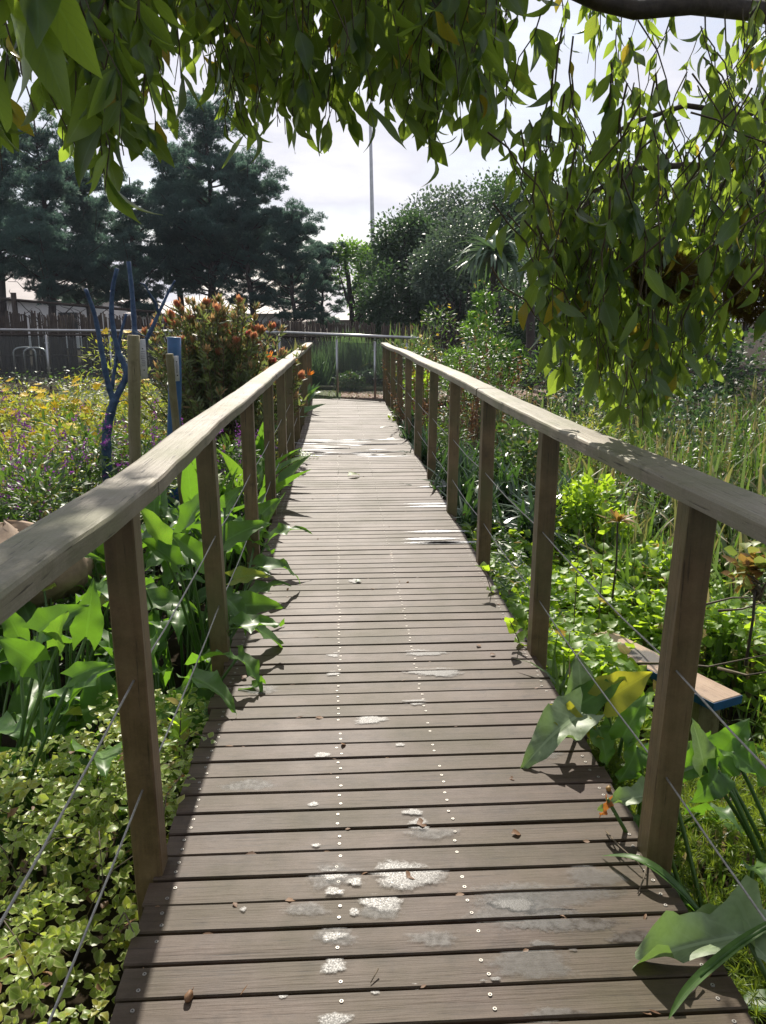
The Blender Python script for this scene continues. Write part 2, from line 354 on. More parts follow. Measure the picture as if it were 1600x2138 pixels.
m, t, o = newmat('tinted_glass')
g = N_(t, 'ShaderNodeBsdfGlossy', Roughness=0.03); tr = N_(t, 'ShaderNodeBsdfTransparent'); tr.inputs['Color'].default_value = (0.80, 0.84, 0.83, 1)
df = N_(t, 'ShaderNodeBsdfDiffuse'); df.inputs['Color'].default_value = (0.30, 0.32, 0.34, 1)
a_ = t.nodes.new('ShaderNodeMixShader'); a_.inputs[0].default_value = 0.10; t.links.new(tr.outputs[0], a_.inputs[1]); t.links.new(df.outputs[0], a_.inputs[2])
fr = N_(t, 'ShaderNodeFresnel', IOR=1.45); b_ = t.nodes.new('ShaderNodeMixShader'); t.links.new(fr.outputs[0], b_.inputs[0]); t.links.new(a_.outputs[0], b_.inputs[1]); t.links.new(g.outputs[0], b_.inputs[2])
t.links.new(b_.outputs[0], o.inputs[0]); M['glass'] = m

def filmmat(name, colr, r0, r1, amt, nscale, bump):
    m, t, o = newmat(name); tcn = t.nodes.new('ShaderNodeTexCoord')
    p = N_(t, 'ShaderNodeBsdfPrincipled'); p.inputs['Base Color'].default_value = c4(colr); p.inputs['Specular IOR Level'].default_value = 0.5
    nn = noise_(t, tcn.outputs['Object'], nscale, 3, 0.6); t.links.new(ramp_(t, nn, [(0.3, r0), (0.7, r1)]), p.inputs['Roughness'])
    bb = N_(t, 'ShaderNodeBump', Strength=bump, Distance=0.001); t.links.new(nn, bb.inputs['Height']); t.links.new(bb.outputs[0], p.inputs['Normal'])
    a = N_(t, 'ShaderNodeAttribute', attribute_name='luv'); s = t.nodes.new('ShaderNodeSeparateXYZ'); t.links.new(a.outputs['Vector'], s.inputs[0])
    e = math_(t, 'ADD', math_(t, 'SUBTRACT', 1.0, s.outputs[0]), math_(t, 'MULTIPLY', math_(t, 'SUBTRACT', noise_(t, tcn.outputs['Object'], 70, 4, 0.6), 0.5), 0.7))
    k = math_(t, 'MULTIPLY', ramp_(t, e, [(0.10, 0.0), (0.42, 1.0)]), amt)
    tr = t.nodes.new('ShaderNodeBsdfTransparent'); mx = t.nodes.new('ShaderNodeMixShader'); t.links.new(k, mx.inputs[0]); t.links.new(tr.outputs[0], mx.inputs[1]); t.links.new(p.outputs[0], mx.inputs[2])
    t.links.new(mx.outputs[0], o.inputs[0]); return m
M['water'] = filmmat('water_film', (0.085, 0.08, 0.072), 0.34, 0.58, 0.72, 240, 0.3)
M['wet'] = filmmat('wet_streak', (0.30, 0.30, 0.31), 0.36, 0.5, 1.0, 90, 0.4)  # pale base colour puts reflected sky into the wet streaks
[n for n in M['wet'].node_tree.nodes if n.type == 'BSDF_PRINCIPLED'][0].inputs['Specular IOR Level'].default_value = 1.0
[n for n in M['wet'].node_tree.nodes if n.type == 'BSDF_PRINCIPLED'][0].inputs['Coat Weight'].default_value = 0.6
[n for n in M['wet'].node_tree.nodes if n.type == 'BSDF_PRINCIPLED'][0].inputs['Coat Roughness'].default_value = 0.3
M['damp'] = filmmat('damp_patch', (0.035, 0.024, 0.015), 0.25, 0.5, 0.75, 40, 0.1)
M['sheen'] = filmmat('painted_sheen', (0.11, 0.11, 0.105), 0.45, 0.65, 0.35, 60, 0.1)  # grey film colour paints the mineral and wet sheen onto the boards

# ------------------------------------------------------------------ leaf templates
def leaf_t(nseg=5, w=0.3, peak=0.4, fold=0.15, bend=0.3, wave=0.0, base=0.0, cols=1, twist=0.0, tip=1.0, seed=0):
    """leaf of length 1 along +Y, width 2*w*profile, built on a grid"""
    vs = np.linspace(0, 1, nseg + 1); V = []; A = []
    us = np.linspace(-1, 1, 2 * cols + 1)
    rs = np.random.default_rng(seed); ph = rs.random() * 6
    k = peak
    for v in vs:
        pr = (v / k) ** 0.75 if v < k else max(0, 1 - ((v - k) / (1 - k)) ** 1.6) ** tip
        pr = max(pr, 0.03)
        if v < k: pr = pr * (1 - base) + base * 1.0
        ang = bend * v; s = v
        yy = math.sin(bend * v) / bend if abs(bend) > 1e-4 else v
        zz = -(1 - math.cos(bend * v)) / bend if abs(bend) > 1e-4 else 0
        for u in us:
            x = u * w * pr
            z = fold * abs(u) * w * pr + wave * math.sin(v * 11 + ph + (2.2 if u > 0 else 0)) * abs(u) ** 1.5 * w
            tw = twist * v
            x2 = x * math.cos(tw) - z * math.sin(tw); z2 = x * math.sin(tw) + z * math.cos(tw)
            V.append((x2, yy, zz + z2)); A.append((u, v, 0))
    nc = len(us); F = [(i * nc + j, i * nc + j + 1, (i + 1) * nc + j + 1, (i + 1) * nc + j) for i in range(nseg) for j in range(nc - 1)]
    return np.array(V), F, np.array(A)

def arum_t(seed=0, bend=0.7, wave=0.14, w=0.27, lobe=0.22, fold=0.35, nseg=14, cols=4, tipdroop=0.0):
    rs = np.random.default_rng(seed); ph = rs.random(4) * 6
    V = []; A = []; us = np.linspace(-1, 1, 2 * cols + 1)
    for v in np.linspace(0, 1, nseg + 1):
        pr = 0.62 + 0.38 * min(1, v / 0.22) if v < 0.22 else max(0, 1 - ((v - 0.22) / 0.78) ** 1.45) ** 1.05
        pr = max(pr, 0.012)
        for u in us:
            yb = v - lobe * abs(u) ** 1.5 * (1 - v) ** 3
            a = bend * max(yb, 0) ** 1.4 + tipdroop * v ** 4
            x = u * w * pr
            wv = wave * 1.35 * (math.sin(yb * 13 + ph[0] + (1.7 if u > 0 else 0)) + 0.5 * math.sin(yb * 23 + ph[1] + u)) * abs(u) ** 2
            z = fold * abs(u) ** 1.3 * w * pr + wv * w
            V.append((x * (1 + 0.06 * math.sin(yb * 17 + ph[2] + u * 2)), yb * (1 - 0.12 * a * a), -0.5 * a * max(yb, 0) + z)); A.append((u, v, 0))
    nc = len(us); F = [(i * nc + j, i * nc + j + 1, (i + 1) * nc + j + 1, (i + 1) * nc + j) for i in range(nseg) for j in range(nc - 1)]
    return np.array(V), F, np.array(A)

T_CAN = [leaf_t(7, 0.185, 0.40, 0.35, b, 0.05, seed=i, twist=tw) for i, (b, tw) in enumerate([(0.5, 0.2), (0.9, -0.3), (-0.3, 0.1), (0.2, 0.5), (1.2, 0)])]
T_CAN = T_CAN + [leaf_t(8, 0.16, 0.35, 0.6, 1.9, 0.10, seed=31, twist=1.0), leaf_t(8, 0.19, 0.45, 0.1, -0.8, 0.10, seed=32, twist=-0.9)]
T_CAN = T_CAN + [leaf_t(7, 0.25, 0.42, 0.25, 0.4, 0.06, seed=9)]
T_ARUM = [arum_t(i, b, wv) for i, (b, wv) in enumerate([(0.6, 0.12), (0.9, 0.2), (0.3, 0.1), (1.2, 0.16), (0.1, 0.22)])]
T_OV = [leaf_t(5, 0.40, 0.42, 0.25, b, 0.07, base=0.05, seed=i) for i, b in enumerate([0.3, 0.8, -0.2, 0.5])]
T_SM = [leaf_t(3, 0.36, 0.4, 0.25, b, 0.0, seed=i) for i, b in enumerate([0.4, -0.2])]
T_TRI = [leaf_t(6, 0.42, 0.2, 0.2, b, 0.10, base=0.25, seed=i, tip=1.2) for i, b in enumerate([0.3, 0.7, 0.0])]
T_LAN = [leaf_t(4, 0.13, 0.4, 0.3, b, 0.0, seed=i) for i, b in enumerate([0.4, 0.9, -0.2])]
T_GR = [leaf_t(6, 0.022, 0.15, 0.3, b, 0.0, twist=tw, seed=i, tip=0.6) for i, (b, tw) in enumerate([(0.4, 0.3), (1.0, -0.5), (1.7, 0.6), (0.7, 0), (2.3, 0.4)])]
T_RIB = [leaf_t(7, 0.028, 0.2, 0.3, b, 0.0, twist=tw, seed=i, tip=0.6) for i, (b, tw) in enumerate([(1.6, 0.3), (2.2, -0.6), (2.7, 0.6), (1.2, 0.2)])]
def star_t(n, w, up=0.3, ln=1.0):
    V = []; F = []; A = []
    for k in range(n):
        a = 2 * math.pi * k / n; c, s = math.cos(a), math.sin(a); b = len(V)
        for (r, ww, z) in ((0.08, 0.3, 0), (0.6 * ln, 1, up * 0.6), (ln, 0.25, up)):
            for sg in (-1, 1): V.append((c * r - s * sg * ww * w, s * r + c * sg * ww * w, z)); A.append((sg, r, 0))
        F += [(b, b + 1, b + 3, b + 2), (b + 2, b + 3, b + 5, b + 4)]
    return np.array(V), F, np.array(A)
def rosette_t(seed):
    rs = np.random.default_rng(seed); V = []; F = []; A = []
    for k in range(7):
        tv, tf, ta = T_OV[rs.integers(0, 4)]; az = k * 2.4 + rs.normal() * 0.2; el = 0.05 + 0.13 * k; sc = 1.0 - 0.09 * k
        d = np.array([math.cos(az) * math.cos(el), math.sin(az) * math.cos(el), math.sin(el)]); n0 = np.array([-math.cos(az) * math.sin(el), -math.sin(az) * math.sin(el), math.cos(el)]); X = np.cross(d, n0)
        o_ = len(V); q = np.array([0, 0, 0.12 * k]) + d * 0.12 + sc * (tv[:, 0:1] * X + tv[:, 1:2] * d + tv[:, 2:3] * n0)
        V += [(x, z, -y) for x, y, z in q]; A += [tuple(a) for a in ta]; F += [tuple(i + o_ for i in f) for f in tf]
    return np.array(V), F, np.array(A)
T_ROS = [rosette_t(i) for i in range(3)]
T_DAISY = star_t(8, 0.22, 0.15)
def tuft_t(n, seed, spread=0.9, w=0.05):
    rs = np.random.default_rng(seed); V = []; F = []; A = []
    for k in range(n):
        d = rs.normal(size=3) * spread; d[1] = abs(d[1]) * 0.6 + 0.7; d /= np.linalg.norm(d); ln = 0.6 + 0.5 * rs.random()
        s = np.cross(d, rs.normal(size=3)); s /= np.linalg.norm(s); b = len(V)
        o0 = np.array([0, rs.random() * 0.3, 0])
        V += [tuple(o0 - s * w * 0.6), tuple(o0 + s * w * 0.6), tuple(o0 + d * ln * 0.6 + s * w), tuple(o0 + d * ln), tuple(o0 + d * ln * 0.6 - s * w)]
        A += [(0, 0, 0)] * 5; F.append((b, b + 1, b + 2, b + 3, b + 4))
    return np.array(V), F, np.array(A)
T_TUFT = [tuft_t(11, i) for i in range(4)]
T_NEED = [tuft_t(16, 20 + i, 1.1, 0.028) for i in range(3)]

def rdir(n, zlo=-1.0, zhi=1.0):
    z = rng.uniform(zlo, zhi, n); a = rng.uniform(0, 2 * math.pi, n); r = np.sqrt(1 - z * z)
    return np.stack([r * np.cos(a), r * np.sin(a), z], 1)

# ================================================================== SETTING
def sheet(name, x0, x1, y0, y1, nx, ny, mat, dz=0.0, fn=None):
    xs = np.linspace(x0, x1, nx); ys = np.linspace(y0, y1, ny); X, Y = np.meshgrid(xs, ys)
    Z = (fn or gz)(X, Y) + dz
    V = np.stack([X.ravel(), Y.ravel(), Z.ravel()], 1)
    F = [(j * nx + i, j * nx + i + 1, (j + 1) * nx + i + 1, (j + 1) * nx + i) for j in range(ny - 1) for i in range(nx - 1)]
    b = Buf(); b.raw(V, F); return b
# one terrain sheet, fine near, coarse far
xs = np.concatenate([[-600, -200, -80, -40, -20], np.linspace(-12, 14, 105), [20, 40, 80, 200, 600]])
ys = np.concatenate([[-200, -60, -15], np.linspace(-4, 30, 120), [40, 60, 100, 250, 900]])
X, Y = np.meshgrid(xs, ys); Z = gz(X, Y); nx = len(xs)
b = Buf(); b.raw(np.stack([X.ravel(), Y.ravel(), Z.ravel()], 1), [(j * nx + i, j * nx + i + 1, (j + 1) * nx + i + 1, (j + 1) * nx + i) for j in range(len(ys) - 1) for i in range(nx - 1)])
tag(b.build('ground', M['soil']), kind='structure')
b = sheet('lawn', -6, 6, 15.25, 17.9, 40, 12, M['lawnbase'], 0.012); tag(b.build('lawn_ground', M['lawnbase']), kind='structure')
def mulchz(x, y): return gz(x, y) + 0.02 * sstep(0.0, 0.5, np.minimum(x + 0.35 * (17 - y) + 0.2, 6))
b = sheet('mulch_path', 0.05, 4.5, 15.24, 17.4, 30, 12, M['mulch'], 0.02); tag(b.build('mulch_path', M['mulch']), kind='structure')

# ================================================================== FOOTBRIDGE
bridge = thing('footbridge', 'brown timber boardwalk bridge with wooden posts, weathered handrails and wire cables', 'footbridge')
DXL, DXR, DY1 = -0.51, 0.864, 15.22
b = Buf(); pitch = 0.0972; y = -2.5; i = 0; PL = []
while y < DY1 - 0.02:
    g = 0.0055 + 0.003 * rng.random(); w = pitch - g
    sk = rng.normal() * 0.0012; zt = rng.normal() * 0.0012; rn = rng.random()
    xl, xr = DXL + rng.normal() * 0.004, DXR + rng.normal() * 0.004
    n = 14; xsx = np.linspace(xl, xr, n); c = 0.0035
    prof = [(0, -0.03), (0, -c), (c, 0), (w / 2, 0.0006 * rng.normal()), (w - c, 0), (w, -c), (w, -0.03)]
    wob = rng.normal(size=n).cumsum() * 0.0005; V = []; lv = []
    for k, x in enumerate(xsx):
        for (py_, pz_) in prof: V.append((x, y + py_ + sk * (x - 0.18) / 0.7 + (wob[k] if py_ < 0.01 else 0), pz_ + zt + 0.0005 * math.sin(x * 5 + i))); lv.append((0, 0, rn))
    m_ = len(prof); F = [(k * m_ + j, (k + 1) * m_ + j, (k + 1) * m_ + (j + 1) % m_, k * m_ + (j + 1) % m_) for k in range(n - 1) for j in range(m_)]
    F += [tuple(range(m_)), tuple((n - 1) * m_ + j for j in range(m_))[::-1]]
    b.raw(V, F, lv)
    PL.append((y + 0.0035, y + w - 0.0035))
    # screws
    if y > 0.9:
        for X0 in (-0.455, -0.015, 0.30 if y > 2.5 else 0.30, 0.80):
            for q in (0.27, 0.72):
                if rng.random() < 0.05: continue
                cx, cyy = X0 + rng.normal() * 0.004 + (0.018 if X0 > 0.2 else 0), y + q * w + rng.normal() * 0.002
                for (r, zz, mi, ns) in ((0.0046, 0.0016, 1, 10), (0.0019, 0.0022, 2, 6)):
                    if y > 8 and mi == 2: continue
                    th = np.arange(ns) / ns * 2 * math.pi
                    V = [(cx + r * math.cos(a), cyy + r * math.sin(a), zz + zt) for a in th] + [(cx + r * 1.15 * math.cos(a), cyy + r * 1.15 * math.sin(a), -0.001) for a in th]
                    F = [tuple(range(ns))] + [(k, ns + k, ns + (k + 1) % ns, (k + 1) % ns) for k in range(ns)]
                    b.raw(V, F, None, mi)
    y += pitch; i += 1
b.build('deck', [M['deck'], M['screw'], M['hole']], bridge, smooth=False)
b = Buf()
for X0 in (DXL + 0.06, 0.0, 0.31, DXR - 0.06): b.box((X0 - 0.025, -2.4, -0.19), (X0 + 0.025, DY1 - 0.05, -0.033), c=0.002)
b.box((DXL, DY1 - 0.03, -0.24), (DXR, DY1 + 0.012, -0.031), c=0.002)
b.build('bearer', M['post'], bridge, smooth=False)

PX_L, PX_R, PS = -0.5275, 0.8675, 0.075
post_y = [-0.87, 0.51, 1.93, 3.30, 4.68, 6.02, 7.36, 8.72, 10.08, 11.42, 12.78, 14.1, 15.1]
left_h = {}; 
def railpts(side):
    pts = []
    for yy in np.arange(-1.6, 15.25, 0.12):
        if side < 0:
            x = PX_L + 0.006 * math.sin(yy * 1.1 + 0.5); z = 0.0 + 0.008 * math.sin(yy * 0.9 + 2.0) - 0.012 * sstep(11, 15, yy)
            x += -0.02 * math.exp(-((yy - 3.2) / 1.0) ** 2) - 0.035 * (1 - sstep(0.8, 2.3, yy)); z += 0.012 * (1 - sstep(0.8, 2.3, yy))
        else:
            x = PX_R + 0.012 + 0.004 * math.sin(yy * 0.8) + 0.02 * (1 - sstep(1.2, 3.2, yy)) - 0.012 * sstep(8, 12, yy); z = 0.006 * math.sin(yy * 1.3) - 0.02 * sstep(9, 15, yy)
        pts.append((x, yy, 1.014 + z))
    return np.array(pts)
for side, nm in ((-1, 'l'), (1, 'r')):
    rp = railpts(side)
    # each handrail is a run of boards butted end to end
    b = Buf(); hw, th = 0.066, 0.045
    joints = [-1.7, 2.05 if side < 0 else 1.2, 6.05 if side < 0 else 4.72, 9.4, 12.9, 15.4]
    for jj in range(len(joints) - 1):
        seg = rp[(rp[:, 1] >= joints[jj]) & (rp[:, 1] < joints[jj + 1])].copy()
        rn = rng.random() * 0.5; V = []; lv = []
        ends = [(seg[0][0], joints[jj] + 0.0015, seg[0][2])] if jj else []
        seg = np.vstack(ends + [seg] + ([(seg[-1][0], joints[jj + 1] - 0.0015, seg[-1][2])] if jj < len(joints) - 2 else []))
        ph = rng.random() * 6; dzj = rng.normal() * 0.0015; n = len(seg)
        for k, p_ in enumerate(seg):
            e = 0.002 * math.sin(p_[1] * 5 + ph) + 0.0012 * math.sin(p_[1] * 13 + ph * 2) + rng.normal() * 0.001
            e2 = 0.002 * math.sin(p_[1] * 5 + ph * 3) + rng.normal() * 0.001
            for (a, zz) in ((-hw - e2, 0.0), (-hw - e2, th * 0.78), (-hw + 0.004 - e2, th * 0.93), (-hw + 0.013 - e2, th), (0, th + 0.001), (hw - 0.013 + e, th), (hw - 0.004 + e, th * 0.93), (hw + e, th * 0.78), (hw + e, 0.0)):
                V.append((p_[0] + a, p_[1], p_[2] + zz + dzj)); lv.append((a, p_[1], rn))
        m_ = 9; F = [(k * m_ + j, k * m_ + (j + 1) % m_, (k + 1) * m_ + (j + 1) % m_, (k + 1) * m_ + j) for k in range(n - 1) for j in range(m_)]
        F += [tuple(range(m_))[::-1], tuple((n - 1) * m_ + j for j in range(m_))]
        b.raw(V, F, lv)
    o = b.build('handrail', M['rail'], bridge, smooth=False)
    o['label'] = 'weathered rounded timber handrail on the left side' if side < 0 else 'weathered timber handrail on the right side, dappled by leaf shade'
    for k, yy in enumerate(post_y):
        X0 = (PX_L if side < 0 else PX_R) + rng.normal() * 0.003; yy = yy + rng.normal() * 0.015
        b = Buf(); zt = 1.014 + float(np.interp(yy, rp[:, 1], rp[:, 2])) - 1.014
        lean = (float(np.interp(yy, rp[:, 1], rp[:, 0])) - X0) / zt; Rm = np.array(Matrix.Rotation(rng.normal() * 0.02, 3, 'Z')); Rm = np.array([[1, 0, lean], [0, 1, 0], [0, 0, 1]]) @ Rm
        b.box((-PS / 2, -PS / 2, -0.75), (PS / 2, PS / 2, zt + 0.002), rnd=rng.random() * 0.8, c=0.004, rot=(Rm, (X0, yy, 0)))
        b.build('post', M['post'], bridge, smooth=False)
    for z in (0.57, 0.26):
        X0 = PX_L + 0.004 if side < 0 else PX_R - 0.004; pts = []
        for a, c_ in zip(post_y[:-1], post_y[1:]):
            for q in np.linspace(0, 1, 5)[:-1]: pts.append((X0, a + q * (c_ - a), z - 0.02 * 4 * q * (1 - q) * (0.5 + rng.random() * 0.3)))
        b = Buf(); b.tube(pts, 0.0028, 5); b.build('cable', M['cable'], bridge)

# ------------------------------------------------------------------ water films and litter on the deck
def blob(cx, cyy, rx, ry, z=0.0032, seed=0, n=32, rough=0.25):
    rs = np.random.default_rng(seed); a = np.linspace(0, 2 * math.pi, n, endpoint=False)
    r = 1 + rough * (np.sin(2 * a + rs.random() * 6) * 0.5 + np.sin(3 * a + rs.random() * 6) * 0.5 + np.sin(7 * a + rs.random() * 6) * 0.35 + rs.normal(size=n) * 0.12)
    V = [(cx, cyy, z)]; lv = [(0, 0, 0)]
    for f in (0.35, 0.7, 1.0, 1.25):
        V += [(cx + rx * r[k] * f * math.cos(a[k]), cyy + ry * r[k] * f * math.sin(a[k]), z) for k in range(n)]; lv += [(f / 1.25, 0, 0)] * n
    F = [(0, 1 + k, 1 + (k + 1) % n) for k in range(n)]
    for g in range(3): F += [(1 + g * n + k, 1 + (g + 1) * n + k, 1 + (g + 1) * n + (k + 1) % n, 1 + g * n + (k + 1) % n) for k in range(n)]
    return V, F, lv
def film(buf, V, F, lv):
    """adds a blob cut along the board gaps"""
    V = np.array(V); lv = np.array(lv); ys = V[:, 1]; D = np.hstack([V, lv])
    for a, c_ in PL:
        if c_ < ys.min() or a > ys.max(): continue
        for f in F:
            q = [D[i] for i in f]
            for (lim, sg) in ((a, 1), (c_, -1)):
                o_ = []
                for i in range(len(q)):
                    s0, s1 = q[i], q[(i + 1) % len(q)]; d0, d1 = (s0[1] - lim) * sg, (s1[1] - lim) * sg
                    if d0 >= 0: o_.append(s0)
                    if d0 * d1 < 0: o_.append(s0 + (s1 - s0) * (d0 / (d0 - d1)))
                q = o_
                if not q: break
            if len(q) >= 3: q = np.array(q); buf.raw(q[:, :3], [tuple(range(len(q)))], q[:, 3:])
def deck_at(px, py):
    v = _fw + (px - CX) / FPX * _r + (CY - py) / FPX * _up; s = CAM_H / -v[2]; return v * s
puds = [(850, 1828, 75, 26), (797, 1886, 42, 18), (697, 1828, 22, 12), (697, 1956, 24, 9), (697, 2018, 26, 16), (742, 1842, 16, 8), (885, 1364, 42, 6), (910, 1404, 62, 8), (868, 1467, 22, 6),
        (775, 1504, 36, 7), (672, 1578, 17, 6), (655, 1680, 10, 5), (660, 1766, 8, 4), (697, 1368, 14, 4), (697, 1407, 15, 4), (742, 1214, 14, 4), (697, 1862, 20, 8), (700, 2130, 40, 12), (862, 1697, 20, 6), (1075, 1890, 40, 14), (835, 1556, 9, 4), (875, 1722, 26, 10), (590, 2082, 9, 5), (783, 2072, 10, 6), (1010, 2052, 9, 5), (1035, 2046, 9, 5), (868, 2060, 9, 5), (740, 1905, 12, 7), (508, 1900, 7, 4)]
b = Buf()
for i, (px, py, rx, ry) in enumerate(puds):
    c_ = deck_at(px, py); e = deck_at(px + rx, py); f_ = deck_at(px, py - ry)
    V, F, lv_ = blob(c_[0], c_[1], abs(e[0] - c_[0]), abs(f_[1] - c_[1]), seed=i); film(b, V, F, lv_)
bw = Buf()
for i in range(34):   # wet streaks running along the boards further off
    X0 = rng.uniform(-0.42, 0.55); yy = -2.5 + pitch * (round((rng.uniform(8.6, 9.9) + 2.5) / pitch) + 0.45)
    V, F, lv_ = blob(X0, yy, rng.uniform(0.08, 0.35), 0.03, seed=100 + i, rough=0.12); film(bw, V, F, lv_)
for i, (px, py) in enumerate([(885, 1053), (890, 1063), (900, 1110), (890, 1133), (900, 1140), (925, 1140), (905, 1018)]):
    c_ = deck_at(px, py); yy = -2.5 + pitch * (round((c_[1] + 2.5) / pitch) + 0.45); V, F, lv_ = blob(c_[0] + 0.05, yy, 0.20, 0.032, seed=200 + i, rough=0.12); film(bw, V, F, lv_)
tag(bw.build('wet_streaks', M['wet']), 'long thin wet streaks on the boards halfway along the deck', 'water', kind='stuff')
for nm, mt, lst, lb in (('damp_stain', 'damp', [(1180, 1925, 110, 20), (1130, 1973, 22, 10), (1196, 1982, 10, 5), (1010, 2052, 10, 6), (1035, 2046, 9, 5), (868, 2062, 9, 6), (1155, 2120, 60, 16), (1330, 1960, 60, 14)], 'dark damp stains on the near boards'),
                        ('sheen_patch', 'sheen', [(1085, 1900, 110, 40), (1130, 1870, 130, 30), (1110, 2010, 90, 34), (700, 1830, 50, 26), (905, 1960, 50, 16), (790, 1905, 50, 14), (1130, 1575, 40, 14), (700, 1955, 45, 18), (640, 1900, 50, 12), (905, 1740, 50, 12), (540, 1440, 40, 10), (520, 1640, 50, 12), (1240, 1830, 60, 20)], 'pale mineral and wet sheen painted on the near boards')):
    bb = Buf()
    for i, (px, py, rx, ry) in enumerate(lst):
        c_ = deck_at(px, py); e = deck_at(px + rx, py); f_ = deck_at(px, py - ry)
        V, F, l2 = blob(c_[0], c_[1], abs(e[0] - c_[0]), abs(f_[1] - c_[1]), z=0.0021 if mt == 'damp' else 0.0026 - 0.00002 * i, seed=300 + i); film(bb, V, F, l2)
    tag(bb.build(nm, M[mt]), lb, 'stain', kind='stuff')
tag(b.build('rain_water', M['water'], smooth=True), 'small shallow wet patches of water lying on the deck boards', 'water', kind='stuff')

b = Buf(); n = 190; k = rng.integers(36, 130, n); gy = np.array([PL[i][1] + 0.006 for i in k]); gx = rng.uniform(-0.5, 0.85, n)
b.scat(T_LAN + T_SM, np.stack([gx, gy, rng.uniform(-0.004, 0.002, n)], 1), rdir(n, -0.1, 0.15) * np.array([1, 0.25, 1]), _z + rng.normal(size=(n, 3)) * 0.25, rng.uniform(0.012, 0.034, n))
tag(b.build('leaf_litter', M['dead']), 'dry leaf crumbs caught in the gaps between the boards', 'litter', kind='stuff')
def small_leaf(px, py, ln, az, tilt, mat, label, name='fallen_leaf', cat='leaf', tm=None, z=0.004, wid=1.0):
    c_ = deck_at(px, py); b = Buf(); d = np.array([math.cos(az) * math.cos(tilt), math.sin(az) * math.cos(tilt), math.sin(tilt)])
    b.scat(tm or T_OV[1], [[0, 0, 0]], d, (0.2, 0, 1), np.array([[ln * wid, ln, ln]]))
    o = b.build(name, mat); o.location = (c_[0], c_[1], z); tag(o, label, cat, 'fallen leaves and chips on the deck'); return o
small_leaf(726, 998, 0.14, 0.5, 0.35, M['lime'], 'curled yellow green leaf lying mid deck beyond the wet streaks', z=0.02)
small_leaf(505, 1420, 0.035, 1.0, 0.5, M['dead'], 'tiny dark curled leaf near the second left post')
small_leaf(1003, 1352, 0.03, 2.0, 0.4, M['dead'], 'small black bud upper of two near the right deck edge')
small_leaf(1023, 1370, 0.03, 0.3, 0.4, M['dead'], 'small black bud lower of two near the right deck edge')
small_leaf(742, 1216, 0.04, 0.2, 0.5, M['arum_pale'], 'small pale leaf scrap stuck in a wet spot mid deck')
small_leaf(1063, 1628, 0.03, 0.1, 0.1, M['dead'], 'small brown leaf flake in a board gap, upper of two', z=0.003)
small_leaf(1068, 1742, 0.035, 0.2, 0.1, M['dead'], 'small brown leaf flake in a board gap, lower of two', z=0.003)
small_leaf(870, 1722, 0.035, 0.1, 0.15, M['dead'], 'square brown bark chip on a wet spot in the middle of the deck', 'bark_chip', 'bark chip', wid=1.6)
small_leaf(850, 1835, 0.03, 0.6, 0.1, M['dead'], 'little bark chip in the largest water patch', 'bark_chip', 'bark chip', wid=1.6)
# curled brown seed pod (lower left) and reddish berry
def podmesh(name, px, py, r, mat, label, cat, st=(1, 1.5, 0.9)):
    c_ = deck_at(px, py); b = Buf(); n, m_ = 12, 9; V = []; lv = []
    for i in range(m_ + 1):
        ph = math.pi * i / m_
        for k in range(n):
            th = 2 * math.pi * k / n; q = 1 + 0.12 * math.sin(3 * th + i) - 0.25 * (abs(math.sin(th / 2)) < 0.2)
            V.append((r * st[0] * math.sin(ph) * math.cos(th) * q, r * st[1] * math.cos(ph), r * st[2] * (math.sin(ph) * math.sin(th) * q + 0.8))); lv.append((0, i / m_, 0.4))
    b.raw(V, [(i * n + k, i * n + (k + 1) % n, (i + 1) * n + (k + 1) % n, (i + 1) * n + k) for i in range(m_) for k in range(n)], lv)
    b.tube([(0, r * st[1], r), (0.1 * r, r * st[1] * 1.5, r * 1.3)], r * 0.12, 5)
    o = b.build(name, mat); o.location = (c_[0], c_[1], 0.002); o.rotation_euler = (0, 0, -0.3); tag(o, label, cat); return o
podmesh('seed_pod', 395, 2088, 0.0085, M['dead'], 'curled reddish brown seed pod casting a shadow at the near left', 'seed pod', (1, 1.7, 1.2))
podmesh('berry', 1271, 1652, 0.009, M['redleaf'], 'small pinkish berry beside the right deck edge', 'berry', (1, 1.1, 1))
def twig(pts, r, label):
    pts = [np.append(deck_at(p[0], p[1])[:2], 0.003 + p[2]) for p in pts]; o0 = pts[0].copy()
    b = Buf(); b.tube([p - o0 for p in pts], np.linspace(r, r * 0.5, len(pts)), 5); o = b.build('twig', M['twig']); o.location = o0
    tag(o, label, 'twig', 'twigs on the deck')
twig([(1266, 1738, 0.0), (1290, 1780, 0.02), (1330, 1815, 0.02), (1350, 1830, 0.0)], 0.003, 'forked dry twig at the foot of the nearest right post')
twig([(1352, 1800, 0.0), (1345, 1840, 0.01), (1332, 1868, 0.0)], 0.003, 'short hooked twig below the nearest right post')
twig([(1462, 2055, 0.012), (1450, 2075, 0.008), (1420, 2092, 0.0)], 0.003, 'curved pale twig at the lower right deck edge')
twig([(790, 2032, 0.01), (774, 2055, 0.0)], 0.002, 'thin twig splinter near the bottom middle of the deck')

